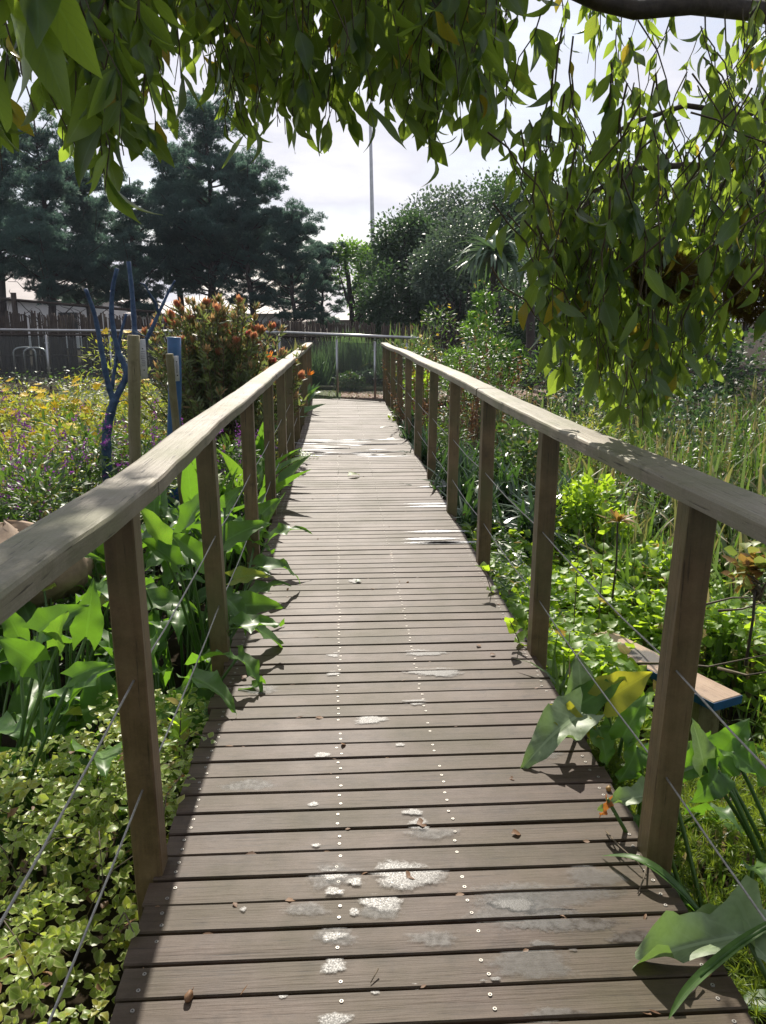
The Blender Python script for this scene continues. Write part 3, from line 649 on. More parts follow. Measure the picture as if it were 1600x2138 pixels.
# ================================================================== NEAR TREE OVERHEAD
CNT = {'leaf': 0}
tree = thing('overhanging_tree', 'leafy tree overhanging the bridge from the right with long drooping leaves', 'tree', (3.6, 4.2, float(gz(3.6, 4.2))))
troot = np.array(tree.location)
lowx = np.array([-60, 0, 30, 60, 110, 160, 215, 250, 300, 350, 400, 450, 490, 560, 640, 700, 780, 840, 890, 960, 1010, 1060, 1100, 1115, 1160, 1210, 1260, 1310, 1360, 1420, 1480, 1540, 1660])
lowy = np.array([460, 460, 330, 300, 340, 380, 470, 440, 340, 290, 250, 255, 350, 330, 345, 335, 300, 310, 375, 330, 330, 340, 400, 760, 870, 860, 890, 950, 960, 850, 830, 740, 720])
leafP, leafD, leafN, leafS, twigs = [], [], [], [], []
def shoot(tip, up_len, side, lean, ls, dens=1.0):
    """a hanging shoot that ends at tip; leaves droop along it"""
    n = 7; t_ = np.linspace(0, 1, n)
    pts = np.array([tip + np.array([side[0] * lean * s ** 1.6, side[1] * lean * s ** 1.6, up_len * s]) for s in t_])
    pts += rng.normal(size=(n, 3)) * 0.008
    twigs.append(pts[::-1])
    nl = max(3, int(up_len / 0.038 * dens))
    s = np.sort(rng.random(nl)) ** 1.0
    q = np.stack([np.interp(s, t_, pts[:, k]) for k in range(3)], 1)
    d = rdir(nl) * np.array([0.75, 0.75, 0.3]); d[:, 2] -= 1.0
    leafP.append(q); leafD.append(unit(d)); leafN.append(rdir(nl) * np.array([1, 1, 0.5]) + np.array([0, -0.4, 0.5])); leafS.append(ls * rng.uniform(0.5, 1.35, nl))
def region(n, x0, x1, dl, dh, spread, ls, ymin=-330, lift=0.0, up=(0.3, 0.6), dens=1.0, powr=1.5):
    for _ in range(n):
        px = rng.uniform(x0, x1); d = rng.uniform(dl, dh)
        lo = np.interp(px, lowx, lowy) - 18
        py = lo - lift - spread * rng.random() ** powr
        if py < ymin: continue
        tip = P(px, py, d)
        tip[2] += ls * 0.6
        side = unit(np.array([rng.normal(), rng.normal()])) ; shoot(tip, rng.uniform(*up), side, rng.uniform(0.02, 0.3), ls, dens)
region(80, -60, 330, 1.5, 2.4, 430, 0.086)
region(165, 100, 1060, 1.9, 3.2, 440, 0.092)
region(95, 450, 1060, 2.2, 3.2, 170, 0.086, powr=1.0)
region(100, 1150, 1640, 2.5, 3.6, 560, 0.086, dens=0.85)
region(115, 1125, 1420, 2.2, 2.9, 330, 0.086, powr=1.0, up=(0.2, 0.45))
region(55, 1380, 1660, 2.3, 3.2, 330, 0.088, powr=1.0, up=(0.2, 0.45))
region(45, 1150, 1680, 3.3, 4.3, 700, 0.085, lift=120, powr=1.0)
for px, py, d, ls, up in ((235, 478, 1.7, 0.105, 0.5), (222, 440, 1.75, 0.10, 0.5), (255, 400, 1.8, 0.10, 0.5), (205, 330, 1.7, 0.11, 0.4), (300, 370, 2.0, 0.10, 0.4), (325, 360, 2.1, 0.09, 0.4), (160, 350, 1.8, 0.10, 0.4), (180, 375, 1.9, 0.10, 0.4),
                          (10, 455, 1.15, 0.125, 0.4), (-20, 330, 1.05, 0.13, 0.4), (30, 300, 1.2, 0.13, 0.4), (95, 215, 1.1, 0.14, 0.35), (80, 330, 1.5, 0.10, 0.4), (480, 355, 2.3, 0.095, 0.4), (500, 340, 2.4, 0.09, 0.4), (890, 380, 2.4, 0.09, 0.45), (905, 350, 2.4, 0.09, 0.4), (775, 330, 2.0, 0.10, 0.4), (620, 340, 2.3, 0.09, 0.4), (685, 345, 2.4, 0.09, 0.4), (1105, 560, 2.6, 0.08, 0.4), (1120, 640, 2.5, 0.08, 0.45), (1130, 800, 2.4, 0.085, 0.5), (1340, 930, 2.3, 0.09, 0.5), (1355, 900, 2.25, 0.09, 0.5)):
    shoot(P(px, py, d) + _z * ls * 0.7, up, unit(rng.normal(size=2)), 0.08, ls, 1.1)
# canopy above the frame (shades the hanging leaves as in the photograph)
def over(n, x0, x1, d0, d1, ls):
    for _ in range(n):
        d = rng.uniform(d0, d1); x = rng.uniform(x0, x1); zl = 1.45 + 0.36 * d + 0.30
        z = zl + rng.random() * 1.1
        if d - z * 1.19 > 1.0: continue
        side = unit(rng.normal(size=2)); shoot(np.array([x, d, z]), rng.uniform(0.3, 0.6), side, rng.uniform(0.1, 0.5), ls)
over(430, -1.9, 0.9, 2.6, 6.4, 0.13)
over(50, -1.8, 2.5, 0.4, 2.4, 0.12)
over(85, 0.9, 3.3, 2.6, 4.4, 0.12)
b = Buf()
b.scat(T_CAN, np.concatenate(leafP), np.concatenate(leafD), np.concatenate(leafN), np.concatenate(leafS))
# unseen leaves added behind the viewer to block sky light on the posts
n = 9000; k = rdir(60) * np.array([3.6, 2.6, 1.5]) + np.array([0.6, -3.4, 3.9]); q = k[rng.integers(0, 60, n)] + rdir(n) * (0.9 * rng.random((n, 1)) ** 0.5)
b.scat(T_SM, q, rdir(n), rdir(n), rng.uniform(0.14, 0.26, n))
crown = b.build('crown', M['canopy'], tree, loc=troot)
b = Buf()
for tw in twigs: b.tube(tw - troot, np.linspace(0.003, 0.0012, len(tw)), 4, cap=False)
b.build('twigs', M['twig'], tree)
b = Buf()
def wander(a, c_, n=9, amp=0.05):
    a = np.asarray(a, float); c_ = np.asarray(c_, float); t_ = np.linspace(0, 1, n)[:, None]
    w = rng.normal(size=(n, 3)) * amp; w[0] = 0; w[-1] = 0
    return a * (1 - t_) + c_ * t_ + w + np.array([0, 0, amp * 2]) * np.sin(t_ * math.pi)
b.tube(wander((3.6, 4.2, -0.75), (2.75, 4.0, 2.6), 12, 0.05) - troot, np.linspace(0.17, 0.11, 12), 10)
b.tube(wander((2.75, 4.0, 2.6), (2.4, 4.2, 4.6), 9, 0.05) - troot, np.linspace(0.11, 0.05, 9), 8)
b.build('trunk', M['bark'], tree)
def limb(pts, r0, r1):
    bb = Buf(); bb.tube(np.array(pts) - troot, np.linspace(r0, r1, len(pts)), 7); bb.build('limb', M['bark'], tree)
limb([P(1680, 60, 3.6), P(1600, 25, 3.4), P(1450, 10, 3.2), P(1330, 22, 3.1), P(1250, 5, 3.1), P(1150, -40, 3.0), P(900, -120, 2.9), P(600, -150, 2.6), P(300, -160, 2.2), P(40, -180, 1.9)], 0.042, 0.012)
limb([P(1640, 150, 3.7), P(1590, 240, 3.5), P(1560, 340, 3.5), P(1548, 420, 3.4), P(1520, 560, 3.3)], 0.035, 0.014)
limb([P(1700, 200, 3.7), P(1600, 290, 3.6), P(1585, 420, 3.6), P(1575, 560, 3.6)], 0.03, 0.016)
limb([P(1640, 370, 3.5), P(1545, 352, 3.4), P(1430, 345, 3.3), P(1330, 352, 3.2), P(1240, 400, 3.1), P(1160, 520, 3.0)], 0.018, 0.006)
limb([P(1700, 180, 3.6), P(1560, 240, 3.5), P(1430, 220, 3.4), P(1310, 260, 3.3), P(1220, 330, 3.2)], 0.016, 0.005)
limb([P(1690, 260, 3.6), P(1560, 340, 3.3), P(1420, 470, 3.1), P(1300, 520, 3.0), P(1220, 640, 2.9)], 0.014, 0.004)
limb([(2.5, 4.1, 4.0), (1.6, 4.0, 4.2), (0.5, 3.8, 3.9), (-0.6, 3.6, 3.7), (-1.5, 3.4, 3.4)], 0.05, 0.02)
limb([(2.6, 4.1, 3.2), (2.9, 1.5, 3.7), (2.2, -1.0, 3.9), (0.8, -3.2, 4.2), (-1.0, -4.5, 4.3)], 0.07, 0.03)  # unseen limb added to carry the sky-blocking leaves behind the viewer
limb([(2.5, 4.1, 3.6), (1.8, 5.0, 4.2), (0.6, 5.8, 4.6), (-0.4, 6.0, 4.5)], 0.05, 0.02)

# hanging golden clumps
for (px, py, d, r, lab) in ((1385, 578, 2.45, 0.085, 'golden brown woolly clump hanging among leaves, left of the two'), (1592, 610, 2.6, 0.105, 'golden brown woolly clump at the right edge of the picture')):
    c_ = P(px, py, d); b = Buf(); n = 900
    q = rdir(n); rr = r * (0.72 + 0.28 * rng.random(n)); pos = q * rr[:, None] * np.array([1, 1, 0.9])
    b.scat(T_NEED, pos, q + rng.normal(size=(n, 3)) * 0.5, rdir(n), rng.uniform(0.02, 0.035, n))
    o = b.build('moss_clump', M['nest']); o.location = c_; tag(o, lab, 'moss clump', 'golden clumps in the tree')

# ================================================================== PLANT BUILDERS
def arum(name, loc, n, hmin, hmax, rad, ls, label, mat='arum', az0=None, azr=math.pi, lean=0.35, group='arum lily clumps', seed=0):
    loc = np.array([loc[0], loc[1], float(gz(loc[0], loc[1])) if len(loc) < 3 else loc[2]])
    root = thing(name, label, 'plant', loc, group); bl = Buf(); bs = Buf()
    for k in range(n):
        az = (rng.uniform(0, 2 * math.pi) if az0 is None else az0 + rng.uniform(-azr, azr)); h = rng.uniform(hmin, hmax)
        r0 = rad * 0.35 * math.sqrt(rng.random()); b0 = np.array([math.cos(az) * r0, math.sin(az) * r0, -0.02])
        out = np.array([math.cos(az), math.sin(az), 0]); rr = rad * rng.uniform(0.3, 1.0)
        top = np.array([out[0] * (r0 + rr), out[1] * (r0 + rr), h]); mid = b0 * 0.5 + top * 0.5 + np.array([-out[0] * rr * 0.25, -out[1] * rr * 0.25, h * 0.08])
        t_ = np.linspace(0, 1, 7)[:, None]; cur = (1 - t_) ** 2 * b0 + 2 * t_ * (1 - t_) * mid + t_ ** 2 * top
        bs.tube(cur, np.linspace(0.010, 0.0055, 7), 6)
        el = rng.uniform(-0.5, 0.75); d = out * math.cos(el) + _z * math.sin(el) + rng.normal(size=3) * 0.15
        nr = _z * math.cos(el) - out * math.sin(el) + rng.normal(size=3) * 0.25
        L_ = ls * rng.uniform(0.7, 1.25); bl.scat(T_ARUM[rng.integers(0, 5)], [top], d, nr, np.array([[L_ * rng.uniform(0.8, 1.15), L_, L_]]))
    bs.build('stalks', M['stalk'], root); bl.build('leaves', M[mat], root)
    return root
def one_leaf(buf, bst, base, stalk0, tip, nor, w=1.0, tm=None):
    base = np.array(base); tip = np.array(tip); L_ = np.linalg.norm(tip - base)
    buf.scat(tm or T_ARUM[0], [base], tip - base, nor, np.array([[L_ * w, L_, L_]]))
    if bst is not None:
        s0 = np.array(stalk0, float); mid = (s0 + base) / 2 + np.array([0, 0, 0.1]) ; t_ = np.linspace(0, 1, 7)[:, None]
        bst.tube((1 - t_) ** 2 * s0 + 2 * t_ * (1 - t_) * mid + t_ ** 2 * base, np.linspace(0.009, 0.006, 7), 6)

def shrub(name, label, cat, loc, rx, ry, h, n, tm, mat, ls, group=None, stem=True, up=0.3, clump=14, z0=0.12, stemmat='twig', extra=None, shell=0.55):
    """leaf clumps spread through an uneven dome over stems"""
    x, y = loc[:2]; loc = np.array([x, y, float(gz(x, y)) if len(loc) < 3 else loc[2]])
    if group and h > 0.6: h = h * ((1.42 if loc[0] < 0 else 1.55) if mat != 'darkleaf' else 1.35)
    root = thing(name, label, cat, loc, group)
    cd = rdir(clump, -0.15, 1.0); cr_ = (shell + (1 - shell) * rng.random(clump))
    cc_ = cd * cr_[:, None] * np.array([rx, ry, h * (1 - z0)]) * 0.82 + np.array([0, 0, h * z0])
    cc_[:, 2] = np.abs(cc_[:, 2]) + 0.03
    cs = rng.uniform(0.22, 0.42, clump) * min(rx, ry, h) * 1.25
    k = rng.integers(0, clump, n); q = rdir(n)
    pos = cc_[k] + q * (cs[k] * rng.random(n) ** 0.4)[:, None] * np.array([1.1, 1.1, 0.8]); pos[:, 2] = np.maximum(pos[:, 2], 0.02)
    b = Buf(); ax = q * np.array([1, 1, 0.6]) + np.array([0, 0, up]) + rng.normal(size=(n, 3)) * 0.35
    b.scat(tm, pos, ax, rng.normal(size=(n, 3)) * 0.5 + np.array([0, 0, 1.0]), ls * rng.uniform(0.6, 1.3, n))
    b.build('foliage', M[mat], root)
    if stem:
        b = Buf()
        for i in range(clump):
            a = np.array([rng.normal() * 0.05 * rx, rng.normal() * 0.05 * ry, -0.03]); c_ = cc_[i] + q[i] * 0.02
            b.tube(wander(a, c_, 6, 0.02), np.linspace(0.008, 0.003, 6), 5)
        b.build('stems', M[stemmat], root)
    if extra: extra(root, cc_, cs)
    return root
def with_flowers(kind, n, size):
    def f(root, cc_, cs):
        b = Buf(); k = rng.integers(0, len(cc_), n)
        if kind == 'daisy':
            q = rdir(n, 0.2, 1.0); pos = cc_[k] + q * (cs[k] * 1.05)[:, None]
            b.scat(T_DAISY, pos, rdir(n, -0.2, 0.2), q + np.array([0, -0.5, 0.5]), size * rng.uniform(0.7, 1.2, n)); b.build('flowers', M['yellow'], root)
        else:
            for i in range(n):
                q = rdir(1, 0.0, 1.0)[0]; d = unit(q + np.array([0, 0, 0.6]) + rng.normal(size=3) * 0.4); p0 = cc_[k[i]] + q * cs[k[i]] * 0.9
                m_ = 22; s = rng.random(m_); L_ = size * rng.uniform(0.7, 1.4)
                b.scat(T_SM, p0 + d * (s * L_)[:, None] + rng.normal(size=(m_, 3)) * 0.006, rdir(m_) + d * 0.5, rdir(m_), 0.020)
            b.build('flowers', M['purple'], root)
    return f
def tuft(name, label, cat, loc, n, hlo, hhi, rad, tm, mat, group=None, spread=0.5, wid=1.0, seedheads=0):
    x, y = loc[:2]; loc = np.array([x, y, float(gz(x, y)) if len(loc) < 3 else loc[2]])
    b = Buf(); a = rng.uniform(0, 2 * math.pi, n); r = rad * np.sqrt(rng.random(n)); pos = np.stack([r * np.cos(a), r * np.sin(a), np.full(n, -0.02)], 1)
    az = a + rng.normal(size=n) * 0.7; out = np.stack([np.cos(az), np.sin(az), np.zeros(n)], 1)
    ax = out * rng.uniform(0.05, spread, n)[:, None] + _z; nr = out * -1.0 + _z * 0.2
    h = rng.uniform(hlo, hhi, n); b.scat(tm, pos, ax, -nr, np.stack([h * wid, h, h], 1))
    o = b.build(name, M[mat]); o.location = loc; return tag(o, label, cat, group)

def cover(name, label, cat, xy, zt, tm, mat, ls, up=1.0, jit=0.05):
    """ground cover as stuff: leaves over an area; zt = height above ground"""
    n = len(xy); b = Buf(); z = gz(xy[:, 0], xy[:, 1]) + zt
    pos = np.stack([xy[:, 0], xy[:, 1], z], 1) + rng.normal(size=(n, 3)) * jit * 0.3
    b.scat(tm, pos, rdir(n, -0.3, 0.6), rng.normal(size=(n, 3)) * 0.45 + np.array([0, -0.1, up]), ls * rng.uniform(0.55, 1.25, n))
    return tag(b.build(name, M[mat]), label, cat, kind='stuff')
def field(n, x0, x1, y0, y1, lo, hi, bump=0.15, sc=2.5, hole=None):
    xy = np.stack([rng.uniform(x0, x1, n), rng.uniform(y0, y1, n)], 1)
    top = hi + bump * np.sin(xy[:, 0] * sc * 1.3 + 1.1 + 2 * np.sin(xy[:, 1] * sc)) * np.cos(xy[:, 1] * sc * 1.1)
    z = top - (top - lo) * rng.random(n) ** 2.2
    return xy, z

# ================================================================== LEFT GARDEN
n = 1500; xy, z = field(n, -2.5, -0.62, 0.75, 3.05, 0.40, 0.54, 0.10, 3.4); k = (xy[:, 1] < 2.95 - 0.25 * np.sin(xy[:, 0] * 4)); xy, z = xy[k], z[k]; n = len(xy); z -= 0.14 * (xy[:, 0] > -0.70)
b = Buf(); b.scat(T_ROS, np.stack([xy[:, 0], xy[:, 1], gz(xy[:, 0], xy[:, 1]) + z], 1), _z + rng.normal(size=(n, 3)) * 0.38 + np.array([0, -0.25, 0]), rdir(n), rng.uniform(0.024, 0.044, n)); tag(b.build('ground_cover', M['varieg']), 'leafy rosettes of variegated ground cover at the lower left', 'ground cover', kind='stuff')
xy, z = field(6500, -2.5, -0.60, 0.75, 3.05, 0.24, 0.47, 0.10, 3.4)
k = (xy[:, 1] < 2.95 - 0.25 * np.sin(xy[:, 0] * 4)); xy, z = xy[k], z[k]
z -= 0.16 * (xy[:, 0] > -0.68)
cover('ground_cover', 'dense variegated green and cream leaves beside the deck at the lower left', 'ground cover', xy, z, T_OV, 'varieg', 0.036)
for k in range(70):
    a = np.array([rng.uniform(-2.2, -0.7), rng.uniform(0.9, 2.7)]); q = np.linspace(0, 1, 6); az = rng.uniform(0, 6.28); ln = rng.uniform(0.15, 0.4)
    if k == 0: bst = Buf()
    pts = np.stack([a[0] + q * ln * math.cos(az), a[1] + q * ln * math.sin(az), gz(a[0], a[1]) + 0.36 + 0.22 * np.sin(q * 2.6)], 1); bst.tube(pts, 0.002, 4, cap=False)
tag(bst.build('trailing_stems', M['twig']), 'thin brown stems trailing through the variegated ground cover', 'stems', kind='stuff')
xy, z = field(260, -2.2, -0.62, 0.9, 2.8, 0.3, 0.5, 0.1, 3.4); cover('dead_leaves', 'scattered brown dead leaves in the variegated ground cover', 'dead leaves', xy, z, T_LAN + T_OV[:1], 'dead', 0.04)
xy, z = field(1300, -0.95, -0.50, 2.15, 3.05, 0.30, 0.60, 0.06, 4.0)
cover('ground_cover', 'yellow green variegated leaves between the first and second left posts', 'ground cover', xy, z, T_OV, 'varieg', 0.032)
# leafy sprig at the deck edge
def sprig(name, label, loc, h, n, tm, mat, ls, lean=(0, 0), group=None, cat='plant'):
    loc = np.array(loc, float); root = thing(name, label, cat, loc, group); b = Buf(); s = np.linspace(0, 1, 6)
    pts = np.stack([lean[0] * s ** 1.5, lean[1] * s ** 1.5, h * s], 1); b.tube(pts, np.linspace(0.0045, 0.002, 6), 5); b.build('stem', M['twig'], root)
    b = Buf(); q = 0.25 + 0.75 * np.sort(rng.random(n)); pos = np.stack([np.interp(q, s, pts[:, i]) for i in range(3)], 1)
    az = np.arange(n) * 2.4; d = np.stack([np.cos(az), np.sin(az), 0.2 + q * 0.9], 1)
    b.scat(tm, pos, d, _z + rng.normal(size=(n, 3)) * 0.3, ls * (1.2 - 0.5 * q)); b.build('leaves', M[mat], root); return root
sprig('leafy_sprig', 'upright yellow green leafy sprig at the deck edge beyond the nearest left post', (-0.60, 2.62, -0.30), 0.42, 26, T_LAN + T_OV[:1], 'weed', 0.095, (0.03, 0))
sprig('leafy_sprig', 'small young sprig with orange tip in the ground cover at the bottom left', (-0.86, 1.28, -0.12), 0.16, 9, T_LAN, 'redleaf', 0.07)
def trailer(label, pts, mat, ls, n=14):
    o0 = np.array(pts[0], float); pts = np.array(pts, float) - o0; root = thing('trailing_stem', label, 'plant', o0, 'trailing stems over the deck edge'); b = Buf()
    t_ = np.linspace(0, 1, len(pts)); tt = np.linspace(0, 1, 14); pp = np.stack([np.interp(tt, t_, pts[:, i]) for i in range(3)], 1); b.tube(pp, 0.0022, 5); b.build('stem', M['twig'], root)
    b = Buf(); q = np.linspace(0.1, 1, n); pos = np.stack([np.interp(q, t_, pts[:, i]) for i in range(3)], 1); d = rdir(n, -0.1, 0.5)
    b.scat(T_OV, pos, d, _z + rng.normal(size=(n, 3)) * 0.4, ls * rng.uniform(0.7, 1.2, n)); b.build('leaves', M[mat], root)
e = lambda px, py, z=0.02: deck_at(px, py) * np.array([1, 1, 0]) + np.array([0, 0, z])
trailer('variegated trailing stem lying on the deck edge beyond the nearest left post', [e(372, 1560, -0.06), e(400, 1545, 0.03), e(448, 1553, 0.015)], 'varieg', 0.03, 9)
trailer('variegated stem with round leaves drooping over the deck corner at lower left', [e(235, 1930, -0.02), e(262, 1925, 0.03), e(283, 1965, 0.012)], 'varieg', 0.035, 8)
trailer('stem of tiny pink and white blooms at the deck edge by the nearest left post', [e(330, 1740, -0.05), e(350, 1690, 0.05), e(385, 1650, 0.06)], 'redleaf', 0.014, 22)

# arum lilies along the left side
for i, (x, y, n, hi, lab) in enumerate([
    (-0.95, 2.75, 11, 0.62, 'arum lily clump directly left of the nearest left post'),
    (-1.45, 2.9, 12, 0.62, 'arum lily clump left edge of the picture under the left handrail'),
    (-1.95, 3.2, 12, 0.72, 'arum lily clump at the left edge behind the handrail'),
    (-0.82, 3.25, 14, 0.78, 'arum lily clump filling the gap just before the second left post'),
    (-1.35, 3.6, 14, 0.85, 'broad arum lily clump behind the near left post'),
    (-0.84, 3.95, 14, 0.88, 'arum lily clump leaning on the deck just past the second left post'),
    (-1.25, 4.4, 13, 0.9, 'arum lily clump below the tall wooden stake'),
    (-0.84, 4.75, 12, 0.85, 'arum lily clump at the foot of the third left post'),
    (-1.9, 4.2, 12, 0.78, 'arum lily clump left of the wooden stake beyond the handrail'),
    (-2.75, 4.3, 12, 0.85, 'arum lily clump beside the brown boulder at the far left')]):
    arum('arum_lily', (x, y), n + 9, 0.34, hi + 0.03, 0.36, 0.25, lab)
root = thing('arum_lily', 'arum lily with bright leaves reaching over the deck past the second left post', 'plant', (-0.62, 3.7, -0.6), 'arum lily clumps')
o0 = np.array([-0.62, 3.7, -0.6]); bl, bs = Buf(), Buf()
for base, tip, nor, w in ((P(498, 1265, 3.75), P(588, 1256, 3.7), (-0.1, -0.75, 0.7), 1.15), (P(487, 1208, 3.9), P(560, 1190, 3.9), (0.1, -0.6, 0.8), 1.1), (P(470, 1130, 3.95), P(560, 1075, 4.0), (-0.3, -0.7, 0.6), 1.1),
                          (P(470, 1060, 4.0), P(500, 1010, 4.0), (-0.3, -0.8, 0.5), 1.2), (P(545, 1075, 4.9), P(582, 1035, 4.9), (-0.3, -0.8, 0.5), 1.2), (P(385, 1110, 3.5), P(425, 1000, 3.4), (-0.8, -0.5, 0.3), 0.9), (P(340, 1140, 3.2), P(305, 1050, 3.1), (0.6, -0.6, 0.5), 0.9), (P(370, 1180, 3.2), P(300, 1110, 3.1), (0.5, -0.5, 0.7), 0.9), (P(430, 1180, 3.4), P(365, 1100, 3.3), (0.4, -0.6, 0.7), 1.0)):
    one_leaf(bl, bs, base - o0, (0, 0, 0), tip - o0, nor, w)
bs.build('stalks', M['stalk'], root); bl.build('leaves', M['arum'], root)
root = thing('arum_lily', 'arum lily with large backlit leaves in front of the left handrail', 'plant', (-1.2, 2.6, -0.6), 'arum lily clumps')
o0 = np.array([-1.2, 2.6, -0.6]); bl, bs = Buf(), Buf()
for base, tip, nor, w in ((P(80, 1320, 2.75), P(160, 1258, 2.7), (-0.5, -0.8, 0.4), 1.2), (P(75, 1385, 2.6), P(5, 1335, 2.5), (0.3, -0.8, 0.5), 1.3), (P(150, 1415, 2.6), P(225, 1378, 2.6), (-0.2, -0.7, 0.7), 1.1), (P(120, 1350, 2.7), P(112, 1290, 2.6), (-0.5, -0.9, 0.2), 1.2),
                          (P(40, 1330, 2.9), P(0, 1250, 2.9), (0.3, -0.8, 0.5), 1.0), (P(180, 1330, 2.9), P(195, 1215, 2.9), (0.3, -0.8, 0.5), 1.0)):
    one_leaf(bl, bs, base - o0, (rng.normal() * 0.1, rng.normal() * 0.1, 0), tip - o0, nor, w)
bs.build('stalks', M['stalk'], root); bl.build('leaves', M['arum'], root)

# crane flower / canna blades beside the rail further on
def blades(name, label, loc, n, h, w, mat, cat='plant', group=None, flowers=0):
    x, y = loc; z0 = float(gz(x, y)); root = thing(name, label, cat, (x, y, z0), group); bl, bs = Buf(), Buf()
    tm = [leaf_t(8, w, 0.45, 0.5, bb, 0.03, seed=i) for i, bb in enumerate((0.15, 0.5, 0.9))]
    for k in range(n):
        az = rng.uniform(0, 6.28); out = np.array([math.cos(az), math.sin(az), 0]); b0 = out * rng.random() * 0.10; ln = rng.uniform(0.05, 0.30); hh = h * rng.uniform(0.35, 0.6)
        p1 = b0 + out * ln * 0.6 + _z * hh; bs.tube([b0, (b0 + p1) / 2 - out * 0.02, p1], [0.011, 0.009, 0.006], 6)
        bl.scat(tm, [p1], out * rng.uniform(0.15, 0.8) + _z, -out + _z * 0.3 + rng.normal(size=3) * 0.3, np.array([h * rng.uniform(0.35, 0.55)]))
    bs.build('stalks', M['stalk'], root); bl.build('leaves', M[mat], root)
    for k in range(flowers):
        f = Buf(); p = np.array([rng.uniform(-0.12, 0.15), rng.uniform(-0.1, 0.1), h * rng.uniform(0.85, 1.1)])
        f.tube([(0, 0, 0), p * np.array([0.6, 0.6, 0.6]), p], [0.008, 0.007, 0.006], 5, mi=1)
        f.scat(T_LAN, np.repeat([p], 6, 0), np.stack([np.linspace(-0.5, 1, 6), rng.normal(size=6) * 0.2, np.linspace(1.2, 0.3, 6)], 1), rdir(6), 0.13)
        f.build('flower', [M['orange'], M['stalk']], root)
    return root
for x, y, n, h, lab in [(-0.80, 5.3, 10, 1.15, 'upright blade leaved plant between the third and fourth left posts'), (-1.05, 5.7, 10, 1.2, 'upright blade leaved plant left of the fourth left post'), (-0.80, 6.3, 12, 1.2, 'upright blade leaved plant just past the fourth left post'),
                   (-0.82, 7.0, 12, 1.15, 'upright blade leaved plant before the fifth left post'), (-0.80, 7.9, 12, 1.1, 'upright blade leaved plant past the fifth left post'), (-1.25, 5.0, 9, 1.1, 'upright blade leaved plant behind the handrail near the leaning stick')]:
    blades('blade_plant', lab, (x, y), n, h, 0.13, 'arum', group='blade leaved plants by the left rail')
blades('crane_flower', 'crane flower plant with orange blooms left of the far left posts', (-0.95, 11.0), 16, 1.45, 0.13, 'strel', flowers=2, group='crane flower plants')
blades('crane_flower', 'crane flower plant with a low orange bloom at the far end of the left rail', (-0.62, 13.2), 12, 0.75, 0.15, 'strel', flowers=1, group='crane flower plants')
blades('crane_flower', 'crane flower plant behind the left rail before the steel railing', (-1.4, 12.6), 14, 1.6, 0.12, 'strel', flowers=1, group='crane flower plants')
# agave-like leaf lying over the deck far left
root = thing('agave', 'grey green spiky leaved plant poking broad leaves over the far left deck edge', 'plant', (-0.78, 12.1, -0.1)); bl = Buf(); o0 = np.array([-0.78, 12.1, -0.1])
for k in range(9):
    az = rng.uniform(0, 6.28); bl.scat(leaf_t(7, 0.12, 0.35, 0.6, 0.2, 0, seed=k), [[0, 0, 0]], (math.cos(az), math.sin(az), rng.uniform(0.3, 1.2)), (0, 0, 1), 0.45)
bl.scat(leaf_t(8, 0.14, 0.35, 0.6, 0.15, 0), [[0, 0, 0.05]], P(690, 838, 12.0) - o0, (0, -0.4, 1), 0.66); bl.scat(leaf_t(8, 0.14, 0.35, 0.6, 0.15, 0), [[0, 0, 0]], P(665, 905, 11.3) - o0 , (0, -0.4, 1), 0.5)
bl.build('leaves', M['strel'], root)
# fern fronds over the deck
def frond(buf, p0, d, ln, nl, ls, droop=0.5, tm=T_LAN, bst=None):
    d = unit(d); t_ = np.linspace(0, 1, 9)[:, None]; pts = np.array(p0) + d * ln * t_ - _z * droop * ln * t_ ** 2
    if bst is not None: bst.tube(pts, np.linspace(0.003, 0.001, 9), 4, cap=False)
    s = np.linspace(0.15, 1, nl); q = np.stack([np.interp(s, t_[:, 0], pts[:, i]) for i in range(3)], 1); side = unit(np.cross(d, _z))
    for sg in (-1, 1): buf.scat(tm, q, side * sg + d * 0.5 - _z * 0.15, _z + rng.normal(size=(nl, 3)) * 0.15, ls * (1.1 - 0.6 * s))
def fern(name, label, loc, n, ln, nl, ls, mat, aim=None, group=None, h=0.3, tm=T_LAN):
    x, y = loc[:2]; z0 = float(gz(x, y)) if len(loc) < 3 else loc[2]; root = thing(name, label, 'fern', (x, y, z0), group); bl, bs = Buf(), Buf()
    for k in range(n):
        az = rng.uniform(0, 6.28) if aim is None else aim + rng.normal() * 0.6
        frond(bl, (math.cos(az) * 0.03, math.sin(az) * 0.03, 0), (math.cos(az), math.sin(az), rng.uniform(0.3, 1.3)), ln * rng.uniform(0.6, 1.1), nl, ls, 0.55, tm, bs)
    bs.build('stems', M['stalk'], root); bl.build('fronds', M[mat], root)
fern('feather_leaf_plant', 'feathery leaved plant hanging over the deck by the sixth left post', (-0.68, 8.6, -0.05), 9, 0.55, 10, 0.10, 'weed', 0.0)
fern('feather_leaf_plant', 'feathery leaved plant trailing low on the deck before the sixth left post', (-0.66, 7.8, -0.25), 9, 0.55, 9, 0.09, 'midleaf', 0.0)
fern('yellow_fern', 'yellow green fern at the foot of the blue painted branch', (-1.55, 5.6, 0.1), 9, 0.55, 12, 0.12, 'fernleaf')
fern('yellow_fern', 'yellow green fern between the wooden stake and the blue pole', (-1.1, 5.9, 0.25), 9, 0.5, 12, 0.12, 'fernleaf')
fern('brown_fern', 'brown withered fern fronds behind the wooden stake', (-1.5, 5.2, 0.0), 10, 0.5, 12, 0.09, 'dead')

